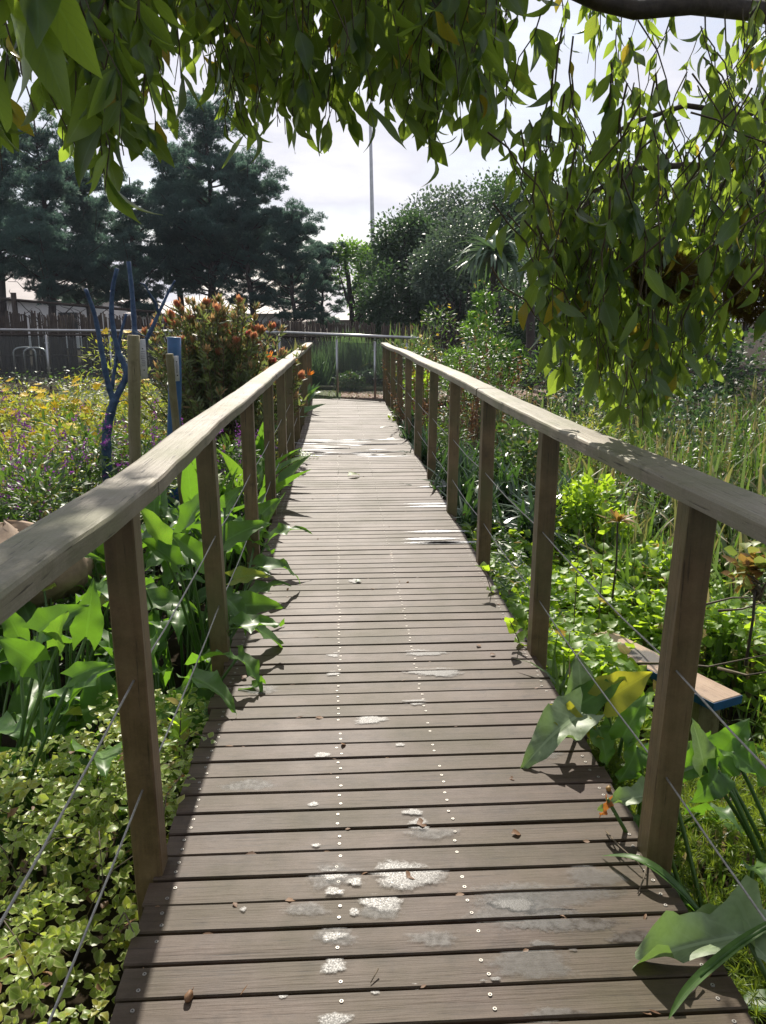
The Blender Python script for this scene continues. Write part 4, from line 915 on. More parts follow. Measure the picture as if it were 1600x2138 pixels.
# shrubs, left
S = lambda *a, **k: shrub(*a, **k)
sal = [(-2.3, 5.1, 0.7, 1.05, 'purple spiked sage bush at the left edge above the boulder'), (-3.2, 6.0, 0.8, 1.3, 'purple spiked sage bush at the far left of the picture'),
       (-2.2, 6.3, 0.7, 1.2, 'purple spiked sage bush left of the blue painted branch'), (-1.55, 6.8, 0.6, 1.0, 'purple spiked sage bush around the blue branch trunk'), (-3.9, 7.6, 0.9, 1.45, 'purple spiked sage bush below the steel railing at far left'),
       (-1.9, 4.9, 0.6, 0.8, 'low purple spiked sage bush just over the left handrail'), (-1.0, 6.7, 0.45, 0.95, 'purple spiked sage bush behind the leaning stick')]
for i, (x, y, r, h, lab) in enumerate(sal):
    S('sage_bush', lab, 'bush', (x, y), r, r, h, 1900, T_LAN, 'lime' if i in (1, 4) else 'midleaf', 0.085, 'purple flowering sage bushes', extra=with_flowers('purple', 44, 0.24))
for i, (x, y, r, h, n, lab) in enumerate([(-2.9, 6.9, 0.75, 1.35, 2200, 'lime green feathery bush at the left between the sage bushes'), (-2.6, 8.0, 0.7, 1.2, 2000, 'lime green bush behind the blue painted branch'), (-1.5, 8.0, 0.6, 1.05, 2000, 'golden green bush between the stake and the blue pole'),
                         (-1.1, 8.8, 0.6, 0.9, 1800, 'golden green bush under the red tipped conebush'), (-2.05, 9.6, 0.8, 1.1, 2200, 'golden green bush behind the wooden stake')]):
    S('golden_bush', lab, 'bush', (x, y), r, r, h, n, T_LAN + T_OV[:1], 'lime', 0.06, 'golden green bushes')
for i, (x, y, r, h, lab) in enumerate([(-3.9, 10.3, 0.95, 1.45, 'yellow daisy bush behind the tall left blue branch'), (-5.0, 9.6, 0.9, 1.3, 'yellow daisy bush at the left beside the metal hoops'), (-2.9, 10.6, 0.9, 1.4, 'yellow daisy bush right of the blue branches'), (-1.9, 11.4, 0.8, 1.1, 'yellow daisy bush behind the blue pole'), (-3.3, 8.9, 0.8, 0.95, 'low yellow daisy bush left of the tall left blue branch'), (-2.45, 9.4, 0.7, 0.95, 'low yellow daisy bush between the blue branches and the thick stake'), (-4.3, 8.6, 0.8, 1.05, 'low yellow daisy bush cut by the left picture edge')]):
    S('daisy_bush', lab, 'bush', (x, y), r, r * 0.8, h, 3400, T_LAN, 'lime' if i != 3 else 'midleaf', 0.075, 'yellow daisy bushes', extra=with_flowers('daisy', 120, 0.055))
for (x, y, r, h, lab) in [(-2.6, 5.6, 0.55, 0.75, 'dark green bush low behind the boulder'), (-1.35, 7.3, 0.5, 0.8, 'dark green bush behind the leaning stick'), (-2.0, 7.3, 0.6, 0.85, 'dark green bush at the base of the blue branches'), (-3.1, 5.2, 0.6, 0.8, 'dark green bush at the left picture edge')]:
    S('green_bush', lab, 'bush', (x, y), r, r, h, 1300, T_OV, 'midleaf', 0.06, 'dark green bushes in the left bed')
xy, z = field(13000, -7.5, -0.9, 4.4, 14.8, 0.05, 0.62, 0.14, 2.0); cover('undergrowth', 'tangled low green undergrowth filling the left garden bed', 'undergrowth', xy, z, T_OV + T_LAN, 'midleaf', 0.06)

# conebush with red tips
def conebush(loc, label):
    x, y = loc; z0 = float(gz(x, y)); root = thing('conebush', label, 'bush', (x, y, z0)); st, lf, co, tl = Buf(), Buf(), Buf(), Buf()
    for k in range(225):
        az = rng.uniform(0, 6.28); el = rng.uniform(0.25, 1.5) if k % 3 else rng.uniform(0.9, 1.5); L_ = rng.uniform(0.62, 1.10)
        top = np.array([1.15 * math.cos(el) * math.cos(az), 0.95 * math.cos(el) * math.sin(az), 0.95 + 1.32 * math.sin(el) * L_ - 0.1]) * np.array([L_, L_, 1]); a = np.array([rng.normal() * 0.08, rng.normal() * 0.08, 0]); mid = np.array([top[0] * 0.45, top[1] * 0.45, top[2] * 0.5])
        t_ = np.linspace(0, 1, 8)[:, None]; cur = (1 - t_) ** 2 * a + 2 * t_ * (1 - t_) * mid + t_ ** 2 * top; st.tube(cur, np.linspace(0.009, 0.004, 8), 5, cap=False)
        n = 56; s = 1 - 0.42 * rng.random(n) ** 0.9; q = np.stack([np.interp(s, t_[:, 0], cur[:, i]) for i in range(3)], 1); ax = rdir(n, -0.5, 0.6); d0 = unit(top - mid)
        lf.scat(T_LAN, q, ax + d0 * 0.55, ax + rng.normal(size=(n, 3)) * 0.4, rng.uniform(0.07, 0.115, n))
        high = top[2] > 1.35
        if high or rng.random() < 0.3:
            m_ = 20; ax = rdir(m_, -0.3, 0.5); tl.scat(T_LAN, top - d0 * 0.05 * rng.random((m_, 1)), ax + d0 * 0.9, ax, rng.uniform(0.055, 0.095, m_))
        if high and rng.random() < 0.26:
            m_ = 18; ax = rdir(m_, -0.1, 0.5); co.scat(T_SM, top + rng.normal(size=(m_, 3)) * 0.01 + d0 * 0.01, ax * 0.6 + d0, ax, rng.uniform(0.045, 0.08, m_))
    st.build('stems', M['twig'], root); lf.build('leaves', M['coneleaf'], root); tl.build('tip_leaves', M['tipleaf'], root); co.build('flower_heads', M['cone'], root)
conebush((-1.33, 9.0), 'large conebush with orange red flower tips behind the blue pole')
c_ = (-2.55, 12.5); 
b = Buf(); 
# boulder
V = []; n, m_ = 22, 14
for i in range(m_ + 1):
    for k in range(n):
        ph = math.pi * i / m_; th = 2 * math.pi * k / n; q = 1 + 0.12 * math.sin(3 * th + 1) * math.sin(ph) + 0.08 * math.sin(5 * th + 2 * ph) + 0.05 * math.cos(7 * ph + th)
        V.append((0.36 * q * math.sin(ph) * math.cos(th), 0.26 * q * math.sin(ph) * math.sin(th), 0.22 * q * math.cos(ph)))
b.raw(V, [(i * n + k, (i + 1) * n + k, (i + 1) * n + (k + 1) % n, i * n + (k + 1) % n) for i in range(m_) for k in range(n)])
o = b.build('boulder', M['rock']); o.location = P(15, 1150, 4.0) - np.array([0, 0, 0.08]); tag(o, 'smooth brown boulder at the left edge beyond the handrail', 'rock')
o = o.copy(); COL.objects.link(o); o.location = P(120, 1135, 4.5) - np.array([0, 0, 0.15]); o.scale = (0.7, 0.8, 0.7); o.rotation_euler = (0, 0.2, 1.0); o['label'] = 'smaller brown boulder half hidden under the handrail'

# blue painted branch sculpture
bd = 6.4; bb0 = P(226, 1040, bd); root = thing('blue_branch', 'leafless blue painted forked branch standing in the left flower bed', 'painted branch', (bb0[0], bb0[1], float(gz(bb0[0], bb0[1]))))
o0 = np.array(root.location)
def br(pts, r0, r1, name='branch'):
    q = np.array([P(px, py, bd + dd) for px, py, dd in pts]) - o0; t_ = np.linspace(0, 1, len(q)); tt = np.linspace(0, 1, len(q) * 4)
    pp = np.stack([np.interp(tt, t_, q[:, i]) for i in range(3)], 1)
    for _ in range(2): pp[1:-1] = (pp[:-2] + 2 * pp[1:-1] + pp[2:]) / 4
    rr = np.linspace(r0, r1, len(pp)) * (1 + 0.08 * np.sin(np.arange(len(pp)) * 1.7)); b = Buf(); b.tube(pp, rr, 9); b.build(name, M['bluepaint'], root)
q0 = [(226, 1120, 0)]
br(q0 + [(226, 1060, 0), (225, 1015, 0), (223, 957, 0), (222, 905, 0), (230, 866, 0), (240, 832, 0)], 0.044, 0.034, 'trunk')
br([(238, 838, 0), (228, 810, -0.02), (218, 765, -0.04), (206, 695, -0.05), (197, 651, -0.06), (179, 603, -0.1)], 0.026, 0.014)
br([(238, 838, 0), (252, 812, 0.02), (265, 785, 0.03), (262, 765, 0.03), (249, 740, 0.03), (240, 708, 0.03), (232, 651, 0.02), (236, 594, 0.0), (245, 560, 0.0)], 0.028, 0.015)
br([(234, 812, 0), (245, 735, 0.06), (254, 690, 0.1), (264, 655, 0.14)], 0.015, 0.010)
br([(265, 785, 0.03), (272, 760, 0.1), (284, 720, 0.15), (281, 680, 0.18), (276, 608, 0.2), (269, 546, 0.2)], 0.026, 0.017)
br([(270, 775, 0.06), (297, 726, 0.1), (318, 685, 0.12), (331, 655, 0.14), (352, 610, 0.2), (366, 585, 0.2)], 0.022, 0.007)
br([(331, 652, 0.14), (325, 632, 0.1), (312, 612, 0.05), (303, 594, 0.0), (292, 590, 0)], 0.011, 0.005)
br([(308, 706, 0.1), (298, 700, 0.05), (280, 692, 0.0)], 0.006, 0.004)
br([(331, 652, 0.14), (345, 630, 0.2), (355, 600, 0.25)], 0.010, 0.004)
br([(240, 845, 0), (250, 838, 0), (262, 835, 0)], 0.006, 0.004, 'twig')

def stake(name, label, cat, top, bot, r, mat, plate=None, n=14):
    top = np.array(top); bot = np.array(bot); root = thing(name, label, cat, bot); t_ = np.linspace(0, 1, 10)[:, None]; q = (top - bot) * t_
    q[1:-1] += rng.normal(size=(8, 3)) * r * 0.05; b = Buf(); b.tube(q, r, n); b.build('pole', M[mat], root)
    if plate:
        w, h, dz, yaw = plate; b = Buf(); rot = Matrix.Rotation(yaw, 3, 'Z'); ax = unit(top - bot)
        c_ = top - bot - ax * dz + np.array(rot @ Vector((r * 0.75 + w / 2, -r * 0.6, 0)))
        b.box((-w / 2, -0.002, -h / 2), (w / 2, 0.002, h / 2), rot=(rot, c_), c=0.0008); pl = b.build('sign_plate', M['plate'], root)
        for zz in (h * 0.27, -h * 0.27):
            b = Buf(); b.box((-0.004, -0.0045, -0.004), (0.004, -0.0022, 0.004), rot=(rot, c_ + np.array([0, 0, zz]))); b.build('bolt', M['hole'], pl)
        b = Buf()
        for k in range(9):
            zz = h * 0.2 - k * h * 0.045; ww = w * rng.uniform(0.2, 0.34); b.box((-ww, -0.0032, zz - 0.0016), (ww, -0.0022, zz + 0.0016), rot=(rot, c_))
        b.build('faded_lines', M['ink'], pl)
stake('wooden_stake', 'thick round wooden stake with a tall metal plate beside the blue branch', 'stake', P(279, 700, 5.9), P(284, 1120, 5.9), 0.043, 'oldpost', (0.055, 0.28, 0.17, 0.75))
stake('wooden_stake', 'thin leaning wooden stick with a small metal plate in front of the blue pole', 'stake', P(354, 739, 5.6), P(386, 1090, 5.7), 0.026, 'oldpost', (0.036, 0.17, 0.10, 0.75))
stake('blue_pole', 'straight blue painted round pole in the left flower bed', 'pole', P(364, 704, 6.5), P(364, 1085, 6.5), 0.053, 'bluepole', n=20)

# ================================================================== RIGHT GARDEN
# young weeds with triangular leaves
xy, z = field(9000, 0.92, 3.0, 3.2, 6.0, 0.08, 0.52, 0.14, 2.6); k = (xy[:, 0] < 2.7) & ~((xy[:, 0] > 1.45) & (xy[:, 0] < 2.3) & (xy[:, 1] < 4.35) & (z > 0.1)); xy, z = xy[k], z[k]
cover('weed_patch', 'bright lime green weeds with pointed leaves right of the deck', 'weeds', xy, z, T_TRI, 'weed', 0.075)
xy, z = field(800, 0.90, 1.3, 4.2, 6.2, 0.10, 0.62, 0.06, 3); cover('weed_patch', 'fine leaved green weeds against the deck by the third right post', 'weeds', xy, z, T_LAN, 'midleaf', 0.07)
def vine(label, loc, n, h, mat='weed', ls=0.08, lean=(0, 0)):
    sprig('climbing_weed', label, loc, h, n, T_TRI, mat, ls, lean, 'leafy weeds at the right deck edge')
vine('leafy weed leaning onto the deck between the third and fourth right posts', (0.90, 4.15, -0.35), 12, 0.50, lean=(-0.13, -0.05)); vine('leafy weed leaning onto the deck by the second right post', (0.92, 3.45, -0.35), 13, 0.48, lean=(-0.16, -0.08))
vine('leafy weed just outside the second right post', (1.05, 3.4, -0.5), 14, 0.55); vine('tall leafy weed seen between the second and third right posts', (1.35, 4.3, -0.5), 18, 0.8); vine('tall leafy weed with broad leaves right of the second right post', (1.6, 4.6, -0.5), 20, 0.85, ls=0.10); vine('leafy weed growing through the cables by the nearest right post', (1.55, 3.5, -0.6), 14, 0.6)
for i, (x, y, r, h, mt, tm, lab) in enumerate([(2.1, 6.3, 0.45, 0.62, 'weed', T_TRI, 'lime weedy shrub in the grass behind the right handrail'), (3.0, 7.0, 0.6, 0.7, 'midleaf', T_LAN, 'tangled green shrub among the tall grass'), (2.0, 8.2, 0.55, 0.8, 'midleaf', T_OV, 'tangled green shrub beyond the ribbon grass'), (1.35, 9.2, 0.45, 0.85, 'midleaf', T_LAN, 'tangled green shrub close outside the far right posts'), (2.9, 8.8, 0.7, 0.85, 'lime', T_LAN, 'yellow green shrub under the hanging branch'), (4.2, 8.0, 0.8, 0.75, 'midleaf', T_LAN, 'tangled green shrub at the right picture edge'), (4.6, 9.8, 0.9, 0.95, 'darkleaf', T_OV, 'dark green shrub behind the tall grass at right'), (2.6, 5.4, 0.4, 0.55, 'lime', T_LAN, 'yellow green shrub behind the red leaved plant'), (1.2, 12.0, 0.4, 0.95, 'weed', T_TRI, 'bright green shrub crowding the far right posts')]):
    shrub('tangled_shrub', lab, 'bush', (x, y), r, r, h, 1500, tm, mt, 0.065, 'tangled shrubs right of the bridge')
# grasses over the deck edge by second post
tuft('grass_tuft', 'thin grass blades curling over the deck at the second right post', 'grass tuft', (0.90, 3.0, -0.25), 16, 0.25, 0.5, 0.06, T_GR, 'grass', 'grass tufts', 0.9)
for i, (x, y, lab) in enumerate([(1.0, 8.9, 'dark ribbon grass clump by the sixth right post'), (1.25, 7.9, 'dark ribbon grass clump between the fifth and sixth right posts'), (1.05, 7.0, 'dark ribbon grass clump at the fifth right post'), (1.5, 7.2, 'dark ribbon grass clump right of the fifth right post'), (1.1, 6.1, 'dark ribbon grass clump by the fourth right post'), (1.6, 6.2, 'dark ribbon grass clump right of the fourth right post'),
                   (1.0, 9.9, 'dark ribbon grass clump by the seventh right post'), (1.0, 11.3, 'dark ribbon grass clump by the eighth right post'), (2.0, 6.9, 'dark ribbon grass clump under the hanging leaves'), (1.6, 8.4, 'dark ribbon grass clump further off right of the rail')]):
    tuft('ribbon_grass', lab, 'grass clump', (x, y), 170, 0.6, 1.05, 0.16, T_RIB, 'ribbon', 'ribbon grass clumps', 0.7)
tuft('ribbon_grass', 'bright grass tuft leaning on the far right deck edge', 'grass clump', (0.93, 11.9, -0.15), 120, 0.3, 0.55, 0.12, T_RIB, 'grass', 'ribbon grass clumps', 0.8)
tuft('ribbon_grass', 'dark grass tuft spilling over the deck at the eighth right post', 'grass clump', (0.88, 10.1, -0.2), 60, 0.3, 0.55, 0.08, T_RIB, 'ribbon', 'ribbon grass clumps', 0.9)
n = 8500; xy = np.stack([rng.uniform(1.9, 6.5, n), rng.uniform(4.4, 11.5, n)], 1); k = xy[:, 0] > 1.6 + 0.1 * (xy[:, 1] - 4); xy = xy[k]; n = len(xy)
def grassfield(label, xy, hlo, hhi, mat, tm=T_GR, wid=1.0, lean=0.35):
    n = len(xy); b = Buf(); az = rng.uniform(0, 6.28, n); out = np.stack([np.cos(az), np.sin(az), np.zeros(n)], 1); h = rng.uniform(hlo, hhi, n)
    b.scat(tm, np.stack([xy[:, 0], xy[:, 1], gz(xy[:, 0], xy[:, 1]) - 0.02], 1), out * rng.uniform(0.02, lean, n)[:, None] + _z, out, np.stack([h * wid, h, h], 1))
    return tag(b.build('grass', M[mat]), label, 'grass', kind='stuff')
grassfield('tall green and yellow grass behind the right handrail', xy, 0.3, 0.9, 'grass', tm=T_GR + T_RIB[:2], lean=0.7)
n = 4200; xy = np.stack([rng.uniform(2.0, 7.5, n), rng.uniform(4.8, 12.5, n)], 1); grassfield('tall dry straw coloured grass at the right edge', xy, 0.4, 1.05, 'grassdry', tm=T_GR + T_RIB[:2], lean=0.7)
n = 2600; xy = np.stack([rng.uniform(1.15, 3.6, n), rng.uniform(2.0, 4.0, n)], 1); k = ~((xy[:, 0] > 1.35) & (xy[:, 0] < 2.2) & (xy[:, 1] > 3.1)); grassfield('short bright green grass at the lower right', xy[k], 0.12, 0.42, 'grass')
n = 2200; xy = np.stack([rng.uniform(1.4, 4.6, n), rng.uniform(2.4, 5.2, n)], 1); grassfield('sparse thin grass around the plank', xy, 0.06, 0.2, 'grass')
# asparagus-fern foliage
xy, z = field(5200, 0.90, 2.6, 1.1, 3.2, 0.12, 0.40, 0.10, 3.0); k = ~((xy[:, 0] > 1.4) & (xy[:, 1] > 3.0)); b = Buf(); n = k.sum()
b.scat(T_NEED, np.stack([xy[k, 0], xy[k, 1], gz(xy[k, 0], xy[k, 1]) + z[k]], 1), rdir(n, 0.0, 1.0), rdir(n), rng.uniform(0.03, 0.055, n)); tag(b.build('asparagus_fern', M['fernleaf']), 'fine needle leaved green fern covering the ground at the lower right', 'fern', kind='stuff')
shrub('asparagus_sprig', 'small yellow green needle leaved sprig spilling on the right deck edge', 'plant', (0.93, 2.55, -0.22), 0.13, 0.13, 0.24, 420, T_NEED, 'fernleaf', 0.032, clump=9, z0=0.2)
# arum lilies right
for x, y, n, h, z0, lab in [(1.12, 2.65, 8, 0.55, None, 'arum lily clump beside the plank left of the nearest right post'), (1.25, 2.05, 7, 0.55, None, 'arum lily clump behind the nearest right post'), (1.65, 2.35, 8, 0.6, None, 'arum lily clump right of the nearest right post'), (1.30, 1.55, 6, 0.5, None, 'arum lily clump at the lower right edge of the picture')]:
    arum('arum_lily', (x, y), n, 0.3, h, 0.24, 0.20, lab, seed=3)
M['orange_tip'] = leafmat('withered_tip', (0.35, 0.12, 0.03), (0.45, 0.18, 0.05), (0.6, 0.22, 0.04), 0.35, 0.6, 0.0)
def handarum(label, loc, leaves, mat='arum'):
    o0 = np.array([loc[0], loc[1], float(gz(*loc))]); root = thing('arum_lily', label, 'plant', o0, 'arum lily clumps'); bl = {}; bs = Buf()
    for (bp, tp, nor, w, mt, *tm) in leaves:
        bl.setdefault(mt, Buf()); base = P(*bp) - o0; tip = P(*tp) - o0
        one_leaf(bl[mt], bs, base, (rng.normal() * 0.05, rng.normal() * 0.05, 0), tip, nor, w, tm[0] if tm else None)
    bs.build('stalks', M['stalk'], root)
    for mt, q in bl.items(): q.build('leaves', M[mt], root)
TB = arum_t(11, 0.9, 0.22, 0.26, 0.2, 0.5, 18, 5); TF = arum_t(12, 0.15, 0.08, 0.30, 0.2, 0.25); TC = arum_t(13, 0.5, 0.3, 0.28, 0.25, 0.6, 18, 5)
handarum('arum lily with a bright yellow leaf and a pale leaf drooping on the deck', (1.12, 2.75), [
    ((1262, 1462, 2.62), (1362, 1402, 2.60), (-0.35, -0.75, 0.55), 1.3, 'arum_yellow', TF),
    ((1215, 1470, 2.68), (1210, 1368, 2.68), (0.1, -0.95, 0.2), 1.25, 'arum_pale', TF),
    ((1205, 1475, 2.65), (1305, 1412, 2.62), (-0.3, -0.7, 0.6), 1.0, 'arum', TF),
    ((1215, 1490, 2.50), (1095, 1562, 2.30), (-0.1, -0.5, 0.9), 1.0, 'arum_pale', TB),
    ((1165, 1500, 2.5), (1262, 1530, 2.4), (0.1, -0.6, 0.8), 1.1, 'arum_yellow', TC),
    ((1250, 1520, 2.45), (1275, 1600, 2.35), (0.1, -0.9, 0.3), 1.3, 'arum', TC), ((1300, 1540, 2.4), (1350, 1445, 2.4), (-0.5, -0.8, 0.3), 1.0, 'arum', TB),
    ((1330, 1560, 2.4), (1300, 1640, 2.3), (0.2, -0.8, 0.4), 1.2, 'arum', TC)])
handarum('arum lily with a withered orange tipped leaf over the deck edge', (1.10, 1.95), [
    ((1352, 1662, 2.05), (1252, 1672, 2.02), (0.0, -0.35, 1.0), 0.8, 'arum_pale', TC), ((1268, 1668, 2.02), (1258, 1712, 2.0), (0.3, -0.9, 0.2), 0.8, 'orange_tip', TC), ((1385, 1590, 2.3), (1500, 1560, 2.3), (0.0, -0.6, 0.8), 1.1, 'arum_pale', TC)])
handarum('arum lily with big backlit leaves right of the nearest right post', (1.5, 2.1), [
    ((1500, 1590, 2.25), (1565, 1500, 2.25), (-0.5, -0.8, 0.4), 1.4, 'arum', TC), ((1480, 1560, 2.3), (1405, 1640, 2.2), (0.2, -0.7, 0.6), 1.1, 'arum', TB),
    ((1530, 1570, 2.2), (1620, 1640, 2.1), (0.1, -0.6, 0.7), 1.2, 'arum', TC), ((1500, 1610, 2.1), (1470, 1680, 2.0), (0.3, -0.8, 0.4), 1.6, 'arum', TB), ((1470, 1600, 2.1), (1450, 1500, 2.1), (0.3, -0.9, 0.2), 0.9, 'arum_pale', TF)])
handarum('arum lily with a huge pale leaf lying over the lower right deck corner', (1.22, 1.35), [
    ((1590, 1950, 1.56), (1245, 1992, 1.50), (-0.05, -0.25, 1.0), 0.5, 'arum_pale', TC), ((1560, 1925, 1.60), (1370, 1930, 1.62), (0.1, -0.5, 0.9), 0.7, 'arum_pale', TB), ((1560, 1960, 1.5), (1680, 2070, 1.40), (0.1, -0.3, 1.0), 0.7, 'arum_pale', TC)])
# fallen strap leaves and stalk at lower right
def strap(label, pts, w, mat='arum'):
    q = np.array(pts); o0 = q[0].copy(); q = q - o0; t_ = np.linspace(0, 1, len(q)); tt = np.linspace(0, 1, 14); pp = np.stack([np.interp(tt, t_, q[:, i]) for i in range(3)], 1)
    for _ in range(2): pp[1:-1] = (pp[:-2] + 2 * pp[1:-1] + pp[2:]) / 4
    tan = unit(np.gradient(pp, axis=0)); side = unit(np.cross(tan, _z + 1e-3)); ww = w * np.sin(np.clip(tt * 0.85 + 0.15, 0, 1) * math.pi) ** 0.6; V = []; lv = []
    for i in range(14):
        for u in (-1, 0, 1): V.append(pp[i] + side[i] * u * ww[i] + _z * abs(u) * ww[i] * 0.5); lv.append((u, tt[i], 0.3))
    b = Buf(); b.raw(V, [(i * 3 + j, i * 3 + j + 1, (i + 1) * 3 + j + 1, (i + 1) * 3 + j) for i in range(13) for j in range(2)], lv); b.tube(pp[:9], np.linspace(0.006, 0.003, 9), 6)
    o = b.build('strap_leaf', M[mat]); o.location = o0; tag(o, label, 'leaf', 'long strap leaves at the lower right')
strap('green strap leaf arching from the lower right onto the deck beside the nearest post', [P(1460, 1905, 1.72), P(1420, 1860, 1.74), P(1370, 1815, 1.78), P(1320, 1788, 1.83), P(1255, 1787, 1.90)], 0.016)
strap('dark strap leaf curving down over the deck at the bottom right', [P(1640, 1915, 1.35), P(1560, 1960, 1.33), P(1490, 2015, 1.30), P(1430, 2070, 1.28), P(1395, 2130, 1.24)], 0.012)
# plank bench
root = thing('plank', 'short weathered plank with blue painted edge lying in the weeds', 'plank', (1.76, 3.90, -0.36)); b = Buf(); a = math.atan2(-0.73, 0.31)
b.box((-0.55, -0.10, -0.028), (0.42, 0.10, 0.022), c=0.004); pl = b.build('board', M['plank'], root, smooth=False)
b = Buf(); b.box((-0.552, -0.1028, -0.026), (0.4225, -0.1003, 0.018)); b.box((0.4205, -0.1, -0.026), (0.4235, 0.1, 0.018)); b.build('painted_edge', M['bluepole'], root, smooth=False)
for X0 in (-0.4, 0.28):
    b = Buf(); b.box((X0 - 0.04, -0.08, -0.26), (X0 + 0.04, 0.08, -0.0285), c=0.003); b.build('support', M['oldpost'], root, smooth=False)
root.rotation_euler = (0, 0, a); root.location = (1.77, 3.97, -0.42)
b = Buf(); V, F, l2 = blob(0, 0, 0.15, 0.07, 0.0, seed=77); b.raw(V, F, l2); o = b.build('water_film', M['water'], pl); o.location = (-0.15, 0.0, 0.0245)
V, F, l2 = blob(0, 0, 0.06, 0.03, 0.0, seed=78); b = Buf(); b.raw(V, F, l2); o = b.build('water_film', M['water'], pl); o.location = (0.12, -0.04, 0.0245)
# dead branches lower right behind the plank
for i, pts in enumerate([[(1320, 1385, 3.7), (1400, 1385, 3.6), (1480, 1392, 3.5), (1610, 1365, 3.3)], [(1500, 1395, 3.6), (1560, 1410, 3.4), (1620, 1400, 3.3)], [(1500, 1275, 4.2), (1550, 1272, 4.2), (1600, 1255, 4.1)], [(1420, 1275, 4.3), (1530, 1248, 4.3), (1590, 1248, 4.2)]]):
    q = np.array([P(*p_) for p_ in pts]); b = Buf(); b.tube(q - q[0], np.linspace(0.008, 0.003, len(q)), 6); o = b.build('fallen_branch', M['twig']); o.location = q[0]
    tag(o, ['longest bare branch lying over the plank behind the nearest right post', 'short bare branch right of the plank', 'upper thin bare branch over the dark hollow', 'forked thin bare twig in the dark hollow'][i], 'branch', 'bare fallen branches')
# mid right plants
def rosette(name, label, loc, n, ln, mat, tm=T_LAN, h=0.0, cat='plant', wid=1.0, zlo=-0.1, zhi=0.9, stem=0.02):
    root = thing(name, label, cat, loc); b = Buf(); b.tube([(0, 0, -h), (0.01, 0, -h / 2), (0, 0, 0)], [stem * 1.2, stem, stem], 8); b.build('stem', M['bark'], root)
    b = Buf(); d = rdir(n, zlo, zhi); b.scat(tm, d * stem, d, _z + 0.01 * d, np.stack([np.full(n, ln * wid), np.full(n, ln), np.full(n, ln)], 1) * rng.uniform(0.75, 1.1, (n, 1))); b.build('leaves', M[mat], root)
rosette('red_tipped_plant', 'low plant with reddish yellow leaf rosette behind the right handrail', P(1290, 1090, 4.6), 26, 0.13, 'redleaf', h=0.5, stem=0.006)
rosette('succulent', 'red edged fleshy leaved plant at the right edge above the dark hollow', P(1580, 1190, 3.6), 16, 0.10, 'redleaf', T_OV, h=0.5, stem=0.007)
shrub('succulent', 'clump of scalloped green leaves with red edges by the right picture edge', 'plant', tuple(P(1585, 1240, 3.6)), 0.14, 0.14, 0.25, 60, T_OV, 'redleaf', 0.07, clump=6)
for i, (x, y, r, h, n, lab, mt) in enumerate([(2.0, 11.2, 0.8, 1.55, 1700, 'tall weedy bush with brown seeds right of the far rail', 'midleaf'), (1.5, 12.8, 0.7, 1.5, 1600, 'tall weedy bush near the end of the right rail', 'midleaf'), (2.9, 10.2, 0.8, 1.45, 1600, 'weedy bush under the hanging branch tips', 'midleaf'),
                        (2.4, 13.5, 0.9, 1.7, 1700, 'weedy bush with yellow flowers by the right end of the steel railing', 'midleaf'), (3.9, 12.0, 1.0, 1.2, 1700, 'dark mounded bush right of the weedy bushes', 'darkleaf'), (1.3, 14.3, 0.5, 1.1, 1200, 'low weedy bush at the very end of the right rail', 'midleaf')]):
    S('weedy_bush', lab, 'bush', (x, y), r, r, h, n, T_LAN, mt, 0.085, 'weedy bushes beyond the right rail', extra=with_flowers('daisy', 34, 0.03) if i in (1, 3, 5) else None)
for i, (x, y, lab) in enumerate([(1.7, 10.3, 'brown stalked seeding weed before the weedy bushes'), (2.3, 12.0, 'brown stalked seeding weed among the weedy bushes'), (1.2, 10.9, 'brown stalked seeding weed close to the right rail')]):
    b = Buf(); z0 = float(gz(x, y))
    for k in range(16):
        t0 = np.array([rng.normal() * 0.3, rng.normal() * 0.3, rng.uniform(1.0, 1.7)]); q = wander((t0[0] * 0.4, t0[1] * 0.4, 0), t0, 6, 0.02); b.tube(q, 0.004, 4, cap=False); m_ = 40; s = rng.uniform(0.45, 1, m_); pp = np.stack([np.interp(s, np.linspace(0, 1, 6), q[:, j]) for j in range(3)], 1)
        b.scat(T_SM, pp, rdir(m_, -0.2, 0.8), rdir(m_), 0.035)
    o = b.build('seeding_weed', M['dead']); o.location = (x, y, z0); tag(o, lab, 'weed', 'brown seeding weeds')
S('bright_bush', 'bright green sunlit bush in front of the dark trees on the right', 'bush', (2.75, 15.2, 0.0), 0.75, 0.7, 2.15, 2600, T_TRI, 'brightleaf', 0.11, stem=True, clump=20)
S('glossy_bush', 'dark glossy leaved bush right of the bright green bush', 'bush', (4.3, 14.5, 0.0), 1.1, 1.0, 2.0, 3600, T_OV, 'silverleaf', 0.07, clump=22)
S('glossy_bush', 'dark bush with bare tips behind the hanging branch', 'bush', (5.6, 13.0, 0.0), 1.3, 1.0, 1.9, 3000, T_OV, 'darkleaf', 0.08, clump=20)
S('glossy_bush', 'dark green bush filling the gap at far right', 'bush', (7.8, 12.6, 0.0), 1.7, 1.2, 2.0, 3200, T_OV, 'darkleaf', 0.09, clump=20)
xy, z = field(4500, 0.95, 6.5, 6.0, 15.0, 0.05, 0.35, 0.1, 2.0); cover('undergrowth', 'tangled low green undergrowth right of the bridge', 'undergrowth', xy, z, T_OV + T_LAN, 'midleaf', 0.07)

